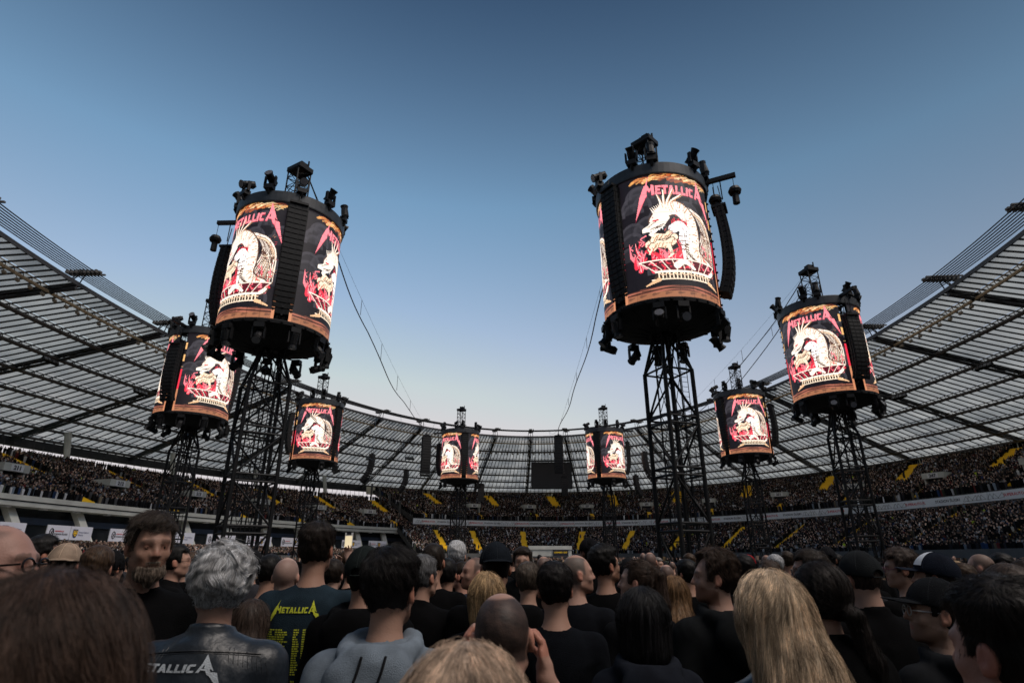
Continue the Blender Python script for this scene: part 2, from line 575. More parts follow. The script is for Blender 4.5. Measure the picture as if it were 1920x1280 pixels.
# side stand: lip beams, recessed boxes, columns, banners
mb = MB(); ring_band(mb, E_WLIP, PHW0, PHW1, [(-.6, -.25), (-.1, -.25), (-.1, .55), (-.6, .55)])
keep(mb.build('lip_beam', M['concrete']), west)
mb = MB(); ring_band(mb, E_WLIP, PHW0, PHW1, [(-.35, -1.15), (3.2, -1.15), (3.2, -.45), (-.35, -.45)])
keep(mb.build('lip_beam', M['concrete']), west)
mb = MB(); ring_band(mb, E_WLIP, PHW0 + .3, PHW1, [(3.6, -7.4), (4.2, -7.4), (4.2, -.6), (3.6, -.6)])
keep(mb.build('box_glazing', M['glass_dark']), west)
mb = MB(); ring_band(mb, E_WLIP, PHW0 + .3, PHW1, [(3.0, -3.7), (3.5, -3.7), (3.5, -2.6), (3.0, -2.6)])
keep(mb.build('box_parapet', M['blue_band']), west)
mb = MB(); ring_band(mb, E_WBAN, PHW0 + .3, PHW1, [(.05, -.6), (6.5, -.6), (6.5, -.2), (.05, -.2)])
keep(mb.build('box_terrace', M['concrete']), west)
for pc in np.arange(127, 203, 2.6):
    c = EP(shift(E_WLIP, .6), rad(pc)); mb = MB(); mb.box(c + (0, 0, -1.28), (.9, .9, .22), Matrix.Rotation(rad(pc), 3, 'Z'))
    keep(mb.build('soffit_lamp', M['white']), west)
colp = np.arange(131.9, 205, 5.15)
for pc in colp:
    c = EP(E_WBAN, rad(pc)); c2 = EP(shift(E_WLIP, 2.5), rad(pc))
    o = EP(shift(E_WBAN, 1), rad(pc)) - c; o /= np.linalg.norm(o); tn = np.array((-o[1], o[0], 0))
    mb = MB()
    w, dpt = .75, 1.1
    b4 = [c + o * a + tn * s for a, s in ((0.2, -w), (0.2, w), (.2 + dpt, w), (.2 + dpt, -w))]
    t4 = [c2 + o * a + tn * s + np.array((0, 0, -1.15)) for a, s in ((-.6, -w), (-.6, w), (.6, w), (.6, -w))]
    mb.hexa([q * (1, 1, 0) + (0, 0, 2.0) for q in b4] + t4)
    keep(mb.build('column', M['concrete']), west)
WOJ = text_mesh('Województwo', .62, align='LEFT', bold=.005); SLA = text_mesh('Śląskie', .62, align='LEFT', bold=.005)
SUP = text_mesh('superauto.pl', .62, align='LEFT', bold=.02); STA = text_mesh('STADION ŚLĄSKI', .62, align='LEFT', bold=.02)
def flat_on_ring(me, e, ph0, zc, off, scale=1.0):
    v, f = mesh_np(me)
    return (v * scale, f)
def ring_frame(e, pc):
    c = EP(e, rad(pc)); c1 = EP(e, rad(pc - .2))
    t = (c1 - c); t /= np.linalg.norm(t)
    n = np.array((t[1], -t[0], 0.0))
    if n @ (np.array((e[2], e[3], 0)) - c * (1, 1, 0)) < 0: n = -n
    return c, t, n
for i, pc in enumerate(colp[:-1] if len(colp) else []):
    a0, a1 = pc + .75, pc + 5.15 - .75
    if i == 0: pass
    for h in (0, 1):
        b0 = a0 + (a1 - a0) * h / 2; b1 = a0 + (a1 - a0) * (h + 1) / 2
        mb = MB(); ring_band(mb, E_WBAN, b0 + .03, b1 - .03, [(-.05, .1), (.12, .1), (.12, 2.35), (-.05, 2.35)], 5)
        ban = keep(mb.build('banner', M['banner']), west)
        c, t, n = ring_frame(shift(E_WBAN, -.09), (b0 + b1) / 2)
        L = np.linalg.norm(EP(E_WBAN, rad(b1)) - EP(E_WBAN, rad(b0)))
        def put(me, x, z, m_, nm, sc=1.0):
            v, f = mesh_np(me)
            cc = EP(shift(E_WBAN, -.09), rad((b0 + b1) / 2) - (x + v[:, 0] * sc) / (L / rad(b1 - b0)))
            cc[:, 2] = E_WBAN[5] + z + v[:, 1] * sc
            q = MB(); q.add(cc, f); keep(q.build(nm, m_), west)
        if h == 1:
            put(SUP, -.75, 1.45, M['red'], 'lettering', .56); put(STA, -.85, .95, M['ink'], 'lettering', .56)
            q = MB()
            th = np.linspace(0, 2 * math.pi, 18)
            pts = [c + t * (-1.35 + .36 * math.cos(x)) + np.array((0, 0, 1.2 + .60 * math.sin(x))) for x in th]
            q.path(pts, .09, 4); q.tube(c + t * -1.45 + np.array((0, 0, .9)), c + t * -1.20 + np.array((0, 0, 1.5)), .08, n=4)
            q.tube(c + t * -1.15 + np.array((0, 0, 1.0)), c + t * -1.5 + np.array((0, 0, 1.35)), .05, n=4)
            keep(q.build('oval_emblem', M['ink']), west)
        else:
            put(WOJ, -.65, 1.4, M['navy'], 'lettering', .58); put(SLA, -.65, .95, M['navy'], 'lettering', .58)
            q = MB()
            sh = [(-.5, 1.85), (.5, 1.85), (.5, 1.0), (.3, .6), (0, .4), (-.3, .6), (-.5, 1.0)]
            q.add([c + t * (-1.3 + x) + np.array((0, 0, z)) for x, z in sh], [tuple(range(7))])
            shd = keep(q.build('shield_emblem', M['navy']), west)
            q = MB()
            for (x0, z0, x1, z1) in ((0, 1.7, 0, .7), (-.3, 1.65, -.3, 1.0), (.3, 1.65, .3, 1.0), (-.35, 1.2, .35, 1.2), (-.2, .8, .2, .8)):
                q.tube(c + n * .03 + t * (-1.3 + x0) + np.array((0, 0, z0)), c + n * .03 + t * (-1.3 + x1) + np.array((0, 0, z1)), .08, n=4)
            keep(q.build('eagle_emblem', M['yellow']), west)
# stepped end wall of the side stand
mb = MB()
c0 = EP(E_WLIP, rad(PHW0 - .25)); c1 = EP(E_WTOP, rad(PHW0 - .25))
dirv = (c1 - c0); nrm = np.cross(dirv, (0, 0, 1)); nrm /= np.linalg.norm(nrm)
V = [c0 + (0, 0, -1.1), c1 + (0, 0, -2.2), c1 + (0, 0, 1.1), c0 + (0, 0, .9)]
V = [v - nrm * .3 for v in V] + [v + nrm * .3 for v in V]
mb.hexa(V)
keep(mb.build('end_wall', M['concrete']), west)
mb = MB()
for k in range(14):
    a = c0 + dirv * (k / 14); b = c0 + dirv * ((k + 1) / 14)
    mid = (a + b) / 2 + (0, 0, -1.9)
    mb.box(mid, (1.4, 1.4, 1.3), Matrix.Rotation(math.atan2(dirv[1], dirv[0]), 3, 'Z'))
keep(mb.build('stepped_soffit', M['concrete']), west)
for t_ in (.25, .5, .75, .98):
    c = EP(E_FAS, rad(PHB1 + .35), t_, E_UTOP)
    mb = MB(); mb.tube((c[0], c[1], 0), (c[0], c[1], c[2] + 3.5), .38, n=8); keep(mb.build('end_column', M['concrete_dark']), bowl)
# railing posts along the back rows
def railing(e, p0, p1, n, parent, dz=1.0, h=2.2):
    mb = MB()
    for pc in np.linspace(p0, p1, n):
        c = EP(e, rad(pc)); mb.tube(c + (0, 0, 0), c + (0, 0, dz + h), .07, n=4)
    o = keep(mb.build('railing', M['beam_dark']), parent); o['kind'] = 'stuff'
railing(shift(E_UTOP, .5), PHB0, PHB1, 280, bowl)
railing(shift(E_WTOP, .5), PHW0, PHW1, 110, west)
# pale columns carrying the roof behind the open back of the side stand
K0, DK = 93.5, 360 / 35
trussph = [K0 + DK * k for k in range(35)]
for pc in trussph:
    q = (pc + 360) % 360
    if PHW0 < q < PHW1 + 2:
        a = EP(shift(E_WTOP, 1.5), rad(q)); b = EP(shift(E_OUT, -6), rad(q))
        mb = MB(); mb.tube(a * (1, 1, 0) + (0, 0, a[2] - 3), (a[0] * .8 + b[0] * .2, a[1] * .8 + b[1] * .2, 30.4), .55, .75, n=8)
        o = mb.build('roof_column', M['concrete'])
        keep(o, west)

# yellow stairways and number boxes (vomitories)
def stairway(e0, e1, pc, t0, t1, w, parent):
    """a flight of yellow steps up the bank"""
    rows = 26
    mb = MB()
    for k in range(rows):
        t = t0 + (t1 - t0) * k / rows; tb = t0 + (t1 - t0) * (k + 1) / rows
        c = EP(e0, rad(pc), t, e1); d = EP(e0, rad(pc), tb, e1)
        o = (d - c) * (1, 1, 0); o /= np.linalg.norm(o); tn = np.array((-o[1], o[0], 0)) * w / 2
        z = d[2] + .45
        v = [c - tn, c + tn, d + tn, d - tn]
        mb.hexa([np.array((p[0], p[1], z - 1.0)) for p in v] + [np.array((p[0], p[1], z)) for p in v])
    return keep(mb.build('stairway', M['yellow']), parent)
def number_box(e0, e1, pc, t, label, parent):
    c = EP(e0, rad(pc), t, e1); d = EP(e0, rad(pc), t + .18, e1)
    o = (d - c) * (1, 1, 0); L = np.linalg.norm(o); o /= L; tn = np.array((-o[1], o[0], 0))
    w = 2.1
    z0, z1, zt = c[2] - .3, d[2], c[2] + 3.0
    mb = MB()
    # two sloping cheek walls, a lintel and a flat roof slab
    for s in (-1, 1):
        a = c + tn * s * w
        e = d + tn * s * w
        h = .18
        P = [a - tn * h, a + tn * h, e + tn * h, e - tn * h]
        mb.hexa([np.array((p[0], p[1], z0)) for p in P] + [np.array((P[0][0], P[0][1], zt - .6)), np.array((P[1][0], P[1][1], zt - .6)), np.array((P[2][0], P[2][1], z1 + 1.1)), np.array((P[3][0], P[3][1], z1 + 1.1))])
    P = [c - tn * (w + .4) - o * .5, c + tn * (w + .4) - o * .5, d + tn * (w + .4), d - tn * (w + .4)]
    mb.hexa([np.array((p[0], p[1], zt - .9 if i < 2 else z1 + .6)) for i, p in enumerate(P)] + [np.array((p[0], p[1], zt + .5 if i < 2 else z1 + 1.3)) for i, p in enumerate(P)])
    vb = keep(mb.build('number_box', M['concrete']), parent)
    me = text_mesh(label, 1.0, bold=.05); v, f = mesh_np(me)
    pl = MB(); pl.box(c - o * .55 + (0, 0, zt - c[2] - .25), (.06, 2.4, 1.1), Matrix.Rotation(math.atan2(o[1], o[0]), 3, 'Z'))
    keep(pl.build('number_plate', M['white']), parent)
    q = MB(); q.add(c - o * .62 + (0, 0, zt - c[2] - .25) - v[:, :1] * tn + v[:, 1:2] * np.array((0, 0, 1.)), f)
    keep(q.build('number', M['ink']), parent)
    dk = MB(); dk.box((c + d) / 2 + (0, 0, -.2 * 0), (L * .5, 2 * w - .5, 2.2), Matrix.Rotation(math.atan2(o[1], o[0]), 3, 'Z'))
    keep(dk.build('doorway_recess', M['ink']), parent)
AISLE_U = [114, 102.1, 89.5, 77.3, 65, 52.8, 40.8, 31.0, 21.5, 12, 2, -8]
BOXES_U = [108, 96, 83.5, 71, 59, 46.8, 36, 26.3, 16.8, 7, -3]
AISLE_L = [118.5, 110.5, 99.0, 85.4, 74.2, 63, 52, 41.5, 31.9, 22, 11.8, 2, -8]
AISLE_W = [128.0, 137.6, 146.2, 155, 163.6, 172, 180.5, 189]
BOXES_W = [133, 142, 151, 159.6, 168, 176.5, 185]
for i, pc in enumerate(AISLE_U):
    stairway(E_FAS, E_UTOP, pc, .45, .95, 4.4, bowl)
    stairway(E_FAS, E_UTOP, pc + 5.6, .06, .22, 1.8, bowl)
for i, pc in enumerate(BOXES_U): number_box(E_FAS, E_UTOP, pc, .27, str(261 - i * 2), bowl)
for pc in AISLE_L: stairway(E_LBOT, E_LTOP, pc, .10, .84, 2.4, bowl)
for pc in AISLE_W:
    stairway(E_WLIP, E_WTOP, pc, .45, .96, 4.6, west)
    stairway(E_WLIP, E_WTOP, pc + 1.0, .03, .26, 3.2, west)
for i, pc in enumerate(BOXES_W): number_box(E_WLIP, E_WTOP, pc, .27, str(216 - i), west)
for pc in (126, 140, 150, 160, 170): stairway(E_WLBOT, E_WLTOP, pc, .2, .9, 2.0, west)

# ------------------------------------------------------------------ roof
roof = empty('stadium_roof', (0, 85, 0), label='translucent ring roof of the stadium carried on dark radial trusses', cat='roof')
NB = 13                       # glazing strips per bay
RINGT = [.055, .175, .305, .435, .565, .695, .82, .93]
rows_t = [0.0] + RINGT + [1.0]
def RP(phd, t, dz=0.0):
    p = EP(E_IN, np.radians(phd), t, E_OUT)
    p[..., 2] += dz
    return p
cells = []
for b in range(35):
    pa = K0 + DK * b
    for s in range(NB):
        a0 = pa + DK * (s / NB); a1 = pa + DK * ((s + 1) / NB)
        g = DK * .0022
        for r in range(len(rows_t) - 1):
            t0, t1 = rows_t[r] + .002, rows_t[r + 1] - .002
            cells.append((a0 + g * .5, a1 - g * .5, t0, t1))
cells = np.array(cells)
def cell_boxes(C, th=.06):
    c = [RP(C[:, 0], C[:, 2]), RP(C[:, 1], C[:, 2]), RP(C[:, 1], C[:, 3]), RP(C[:, 0], C[:, 3])]
    V = np.stack(c + [q + (0, 0, th) for q in c], 1)
    return V
CV = cell_boxes(cells)
BF = np.array([(3, 2, 1, 0), (4, 5, 6, 7), (0, 1, 5, 4), (1, 2, 6, 5), (2, 3, 7, 6), (3, 0, 4, 7)])
cen = CV.mean(1) - np.array((0, 0, EYE))
zc = cen[:, 1] * math.cos(PITCH) + cen[:, 2] * math.sin(PITCH)
up = -cen[:, 1] * math.sin(PITCH) + cen[:, 2] * math.cos(PITCH)
uu = 960 + FPX * cen[:, 0] / np.maximum(zc, .1); vv = 640 - FPX * up / np.maximum(zc, .1)
inv = (zc > 1) & (uu > -20) & (uu < 1940) & (vv > 0) & (vv < 1280)
score = np.where(inv, 1 / np.maximum(zc, 1), 0)
top300 = np.argsort(-score)[:300]
mask = np.zeros(len(cells), bool); mask[top300] = True
for i in np.where(mask)[0]:
    o = link_mesh('roof_panel', fast_mesh('roof_panel', CV[i], BF, M['roof'], False))
    keep(o, roof)
rest = CV[~mask].reshape(-1, 3)
Q = (BF[None] + 8 * np.arange((~mask).sum())[:, None, None]).reshape(-1, 4)
o = keep(link_mesh('roof_panels', fast_mesh('roof_panels', rest, Q, M['roof'], False), kind='stuff'), roof)
# glazing bars under the sheets
VV = []
for b in range(35):
    for s in range(NB):
        if s == 0: continue
        a = K0 + DK * (b + s / NB)
        VV.append((a, 0.0, 1.0))
mb = MB()
for a, t0, t1 in VV:
    p, q = RP(a, t0, -.14), RP(a, t1, -.14)
    d = np.cross(q - p, (0, 0, 1)); d /= np.linalg.norm(d); d *= .095
    mb.hexa([p - d - (0, 0, .09), p + d - (0, 0, .09), q + d - (0, 0, .09), q - d - (0, 0, .09), p - d + (0, 0, .12), p + d + (0, 0, .12), q + d + (0, 0, .12), q - d + (0, 0, .12)])
o = keep(mb.build('glazing_bars', M['batten'], kind='stuff'), roof)
# ring beams with stub struts
for i, t in enumerate(RINGT):
    mb = MB()
    phs = np.linspace(0, 360, 281)
    r = .33 if i else .24
    mb.path(RP(phs, np.full(281, t), -.95), r, 6)
    mb.path(RP(phs, np.full(281, t), -.20), .07, 4)
    keep(mb.build('ring_beam', M['beam_sunlit'] if i == 0 else M['beam_tan']), roof)
    mb = MB()
    for b in range(35):
        for s in range(NB):
            a = K0 + DK * (b + s / NB)
            c = RP(a, t, -.9)
            mb.tube(c, RP(a + .18, t, -.15), .07, n=3, cap=False)
    o = keep(mb.build('stub_struts', M['beam_dark'], kind='stuff'), roof)
# radial trusses (deep dark girders)
for pc in trussph:
    mb = MB()
    ts = np.linspace(0.0, 1.0, 15)
    topc = RP(np.full(15, pc), ts, -.25)
    depth = .55 + .4 * np.sin(np.pi * np.clip(ts * 1.0, 0, 1)) ** .8
    bot = topc - np.stack([0 * ts, 0 * ts, depth], 1)
    side = np.cross(topc[-1] - topc[0], (0, 0, 1)); side /= np.linalg.norm(side)
    mb.path(topc, .22, 5)
    for s in (-1, 1):
        mb.path(topc + side * .55 * s, .15, 4)
    mb.path(bot, .30, 6)
    for i in range(14):
        mb.tube(bot[i], topc[i + 1] + side * .55, .09, n=4, cap=False); mb.tube(bot[i + 1], topc[i] - side * .55, .09, n=4, cap=False)
        mb.tube(bot[i], topc[i], .09, n=4, cap=False)
    keep(mb.build('radial_truss', M['beam_dark']), roof)
# inner lip and outer compression box
mb = MB(); ring_band(mb, E_IN, 0, 360, [(-.12, -.35), (.05, -.35), (.05, .25), (-.12, .25)], 281)
keep(mb.build('inner_edge', M['beam_dark']), roof)
mb = MB(); ring_band(mb, E_OUT, 0, 360, [(-.4, -1.9), (1.6, -1.9), (2.2, .6), (-.4, .5)], 281)
keep(mb.build('compression_ring', M['beam_dark']), roof)
mb = MB()
for pc in np.arange(0, 360, 1.0):
    a = RP(pc, .03, -.9)
    if ((pc * 7) % 10) < 6: mb.box(a, (.35, .35, .4), Matrix.Rotation(rad(pc), 3, 'Z'))
# rows of small lamps under the first ring
lampm = MB(); lampm.box((0, 0, 0), (.55, .35, .45)); lampm.tube((0, 0, .2), (0, 0, .8), .05, n=4)
lampme = lampm.mesh('ring_lamp', M['lamp_tan'])
LAMPS = []
for side, pcs, ti in (('right', np.arange(14, 0, -1.25), 0), ('left', np.arange(190, 168, -1.15), 0), ('far', np.arange(140, 60, -1.4), 1)):
    for j, pc in enumerate(pcs):
        c = RP(pc, RINGT[ti], -1.7 if ti == 0 else -1.6)
        o = link_mesh('ring_lamp', lampme, loc=tuple(c), rot=(rad(25), 0, rad(pc + 90)), cat='floodlight', group='small floodlights along the roof ring beams')
        LAMPS.append((o, side, j))
# floodlight clusters
def cluster(u, v, t, label):
    # find ring position from the column of the picture
    best = None
    for pc in np.linspace(-30, 210, 961):
        p = RP(pc, t, -1.6) - (0, 0, EYE)
        z = p[1] * math.cos(PITCH) + p[2] * math.sin(PITCH)
        if z < 1: continue
        x = 960 + FPX * p[0] / z; y = 640 - FPX * (-p[1] * math.sin(PITCH) + p[2] * math.cos(PITCH)) / z
        d = (x - u) ** 2 + (y - v) ** 2
        if best is None or d < best[0]: best = (d, pc)
    pc = best[1]
    c = RP(pc, t, -1.7)
    e = empty('floodlight_cluster', tuple(c), rad(pc + 90), label=label, cat='floodlights')
    fr = MB(); fr.tube((-1.6, 0, .5), (1.6, 0, .5), .08); fr.tube((-1.6, .4, 0), (1.6, .4, 0), .06); fr.tube((-.8, 0, .5), (-.8, 0, 1.2), .06); fr.tube((.8, 0, .5), (.8, 0, 1.2), .06)
    fr.build('frame', M['steel_black'], e)
    for q in range(4):
        hb = MB(); hb.box((0, 0, 0), (.7, .5, .8)); hb.box((0, .3, 0), (.6, .12, .7), mi=1)
        hb.build('lamp_head', [M['steel_black'], M['lens']], e, loc=(-1.25 + q * .83, .25, -.1), rot=(rad(35), 0, 0))
for u, v, t, lb in ((100, 652, .305, 'black floodlight cluster under the left roof nearest the left edge'),
                    (268, 714, .305, 'black floodlight cluster under the left roof beside the partly hidden screen tower'),
                    (1683, 728, .30, 'black floodlight cluster under the right roof just right of the outer screen tower'),
                    (1838, 668, .30, 'black floodlight cluster under the right roof nearest the right edge'),
                    (697, 833, .43, 'small floodlight cluster on a roof truss above the hanging speakers at far left'),
                    (770, 842, .35, 'small floodlight cluster on a roof truss left of the left centre screen tower')):
    cluster(u, v, t, lb)

# cable ring
cab = empty('cable_ring', (0, 85, 0), label='bundle of parallel steel tension cables circling just inside the roof edge', cat='cables')
E_CAB = EL(64.6, 107.5, 1.0, 81.3, -.085, 41.6)
phs = np.linspace(0, 360, 361)
for k in range(8):
    off = (k - 3.5) * .62
    mb = MB(); mb.path(EP(shift(E_CAB, off, -abs(0) + (k % 2) * .0 + off * .12), np.radians(phs)), .085, 5)
    keep(mb.build('cable', M['cable']), cab)
for pc in trussph:
    c, t, n = ring_frame(E_CAB, pc)
    mb = MB()
    o = -n
    mb.box(c + (0, 0, 0), (5.3, .55, .28), Matrix.Rotation(math.atan2(o[1], o[0]), 3, 'Z'))
    mb.box(c + t * .9, (5.3, .3, .2), Matrix.Rotation(math.atan2(o[1], o[0]), 3, 'Z'))
    for k in range(8): mb.box(c + o * ((k - 3.5) * .62) + (0, 0, -.05), (.34, 1.1, .5), Matrix.Rotation(math.atan2(o[1], o[0]), 3, 'Z'))
    keep(mb.build('cable_clamp', M['concrete_dark']), cab)
    mb = MB(); e = RP(pc, 0.01, -.1)
    for s in (-1, 1):
        mb.tube(c + t * s * .5, e + t * s * .9, .09, n=5)
    mb.tube(c, RP(pc, .05, -1.3), .1, n=5)
    keep(mb.build('hanger', M['steel_black']), cab)

# scoreboard hung under the far roof
sb = empty('scoreboard', (14.2, 207, 29.6), 0, label='dark rectangular video scoreboard hung under the far roof', cat='scoreboard')
mb = MB(); mb.box((0, 0, -.2), (14.6, .9, 9.4)); mb.build('housing', M['steel_black'], sb)
mb = MB(); mb.box((0, -.5, -.2), (14.0, .06, 8.8)); mb.build('display', M['screen_off'], sb)
mb = MB()
for x in (-6, 0, 6): mb.tube((x, 0, 4.4), (x, 0, 6.4), .12)
mb.tube((-7.3, 0, 4.8), (7.3, 0, 4.8), .15); mb.build('hanging_frame', M['beam_dark'], sb)

# tunnel canopy at the far end of the pitch
tc = empty('tunnel_canopy', (11, 176, 0), 0, label='pale tunnel canopy with a black sign at the foot of the far terrace', cat='canopy')
mb = MB(); mb.box((0, 0, 4.6), (12.6, 4, 1.0)); mb.build('roof', M['concrete'], tc)
mb = MB(); mb.box((-2.2, 0, 3.2), (8, 3.6, 1.8)); mb.box((5.7, 0, 2), (1.0, 3.6, 4.2)); mb.box((-5.6, 0, 1.8), (1.0, 3.6, 3.6)); mb.build('wall', M['concrete'], tc)
mb = MB(); mb.box((3.0, -2.05, 3.2), (4.4, .15, 1.7)); sg = mb.build('sign', M['ink'], tc)
v, f = mesh_np(text_mesh('LOUNGE / OXT', .55, bold=.03)); mb = MB(); mb.add(np.stack([v[:, 0] + 3.0, v[:, 0] * 0 - 2.14, v[:, 1] + 3.3], 1), f); mb.build('lettering', M['yellow'], sg)

# ------------------------------------------------------------------ printed artwork helpers
def logo_polys():
    """block lettering with long lightning barbs, x in -1..1"""
    P = []
    def R(x0, y0, x1, y1, sl=.02):
        P.append([(x0 + sl * (y0 + .15) * 3, y0), (x1 + sl * (y0 + .15) * 3, y0), (x1 + sl * (y1 + .15) * 3, y1), (x0 + sl * (y1 + .15) * 3, y1)])
    b, t, w = -.13, .17, .05
    def E(x): R(x, b, x + w, t); R(x + w - .01, b, x + .13, b + .07); R(x + w - .01, -.015, x + .115, .05); R(x + w - .01, t - .07, x + .13, t)
    def T(x): R(x, t - .075, x + .15, t); R(x + .05, b, x + .105, t - .07)
    def A(x): P.append([(x - .01, b), (x + .05, b), (x + .095, t), (x + .055, t)]); P.append([(x + .10, b), (x + .155, b), (x + .105, t), (x + .06, t)]); R(x + .04, -.07, x + .11, -.01)
    def L(x): R(x, b, x + w, t); R(x + w - .01, b, x + .125, b + .075)
    def I(x): R(x, b, x + .055, t)
    def C(x): R(x, b + .04, x + w, t - .04); R(x + .02, b, x + .13, b + .075); R(x + .02, t - .075, x + .13, t)
    E(-.50); T(-.355); A(-.19); L(-.025); L(.115); I(.255); C(.33)
    # first letter and its barb
    P.append([(-.74, .20), (-.665, .24), (-.70, -.19), (-.79, -.24)]); P.append([(-.67, .24), (-.61, .06), (-.63, -.04), (-.70, .10)])
    P.append([(-.61, .06), (-.56, .20), (-.57, .06), (-.63, -.04)]); P.append([(-.585, .22), (-.52, .19), (-.52, -.13), (-.585, -.15)])
    P.append([(-.80, -.10), (-.62, .52), (-.68, .18)]); P.append([(-1.0, -.92), (-.74, -.24), (-.86, -.16)]); P.append([(-.86, -.16), (-.74, -.24), (-.68, .18), (-.76, .14)])
    # last letter and its barb
    P.append([(.50, -.13), (.555, -.14), (.64, .26), (.58, .18)]); P.append([(.58, -.05), (.70, -.08), (.70, -.02), (.58, .01)]); P.append([(.58, .18), (.62, .52), (.80, -.10)])
    P.append([(.66, .25), (.62, .05), (.70, -.22), (.77, -.20)]); P.append([(.70, -.10), (.86, -.16), (.74, -.26), (.70, -.22)]); P.append([(.74, -.26), (.86, -.16), (1.0, -.92)])
    return P

class Art:
    def __init__(s, W, H, asp):
        s.W, s.H, s.asp = W, H, asp
        u = (np.arange(W) + .5) / W; v = (np.arange(H) + .5) / H
        s.U, s.V = np.meshgrid(u, v)          # v rows from bottom
        s.C = np.zeros((H, W, 3))
    def put(s, m, c, a=1.0):
        m = (m * a)[..., None] if m.dtype != bool else m[..., None] * a
        s.C = s.C * (1 - m) + np.array(c) * m
    def poly(s, pts, c, a=1.0):
        x, y = s.U, s.V
        ins = np.zeros(x.shape, bool)
        n = len(pts)
        for i in range(n):
            x0, y0 = pts[i]; x1, y1 = pts[(i + 1) % n]
            if y0 == y1: continue
            c_ = ((y0 > y) != (y1 > y)) & (x < (x1 - x0) * (y - y0) / (y1 - y0) + x0)
            ins ^= c_
        s.put(ins, c, a)
    def line(s, pts, w, c, a=1.0, w2=None):
        """stroke with width tapering w -> w2 (fractions of the panel height)"""
        n = len(pts) - 1
        w2 = w if w2 is None else w2
        m = np.zeros(s.U.shape, bool)
        for i in range(n):
            ax, ay = pts[i]; bx, by = pts[i + 1]
            dx, dy = (bx - ax) * s.asp, by - ay
            px, py = (s.U - ax) * s.asp, s.V - ay
            t = np.clip((px * dx + py * dy) / (dx * dx + dy * dy + 1e-9), 0, 1)
            d = np.hypot(px - t * dx, py - t * dy)
            f = (i + t) / n
            m |= d < (w * (1 - f) + w2 * f) / 2
        s.put(m, c, a)

def spline(pts, n=24):
    pts = np.array(pts, float)
    P = np.vstack([2 * pts[0] - pts[1], pts, 2 * pts[-1] - pts[-2]])
    out = []
    for i in range(1, len(P) - 2):
        for t in np.linspace(0, 1, n, endpoint=False):
            p0, p1, p2, p3 = P[i - 1:i + 3]
            out.append(.5 * ((2 * p1) + (-p0 + p2) * t + (2 * p0 - 5 * p1 + 4 * p2 - p3) * t * t + (-p0 + 3 * p1 - 3 * p2 + p3) * t ** 3))
    out.append(pts[-1])
    return np.array(out)

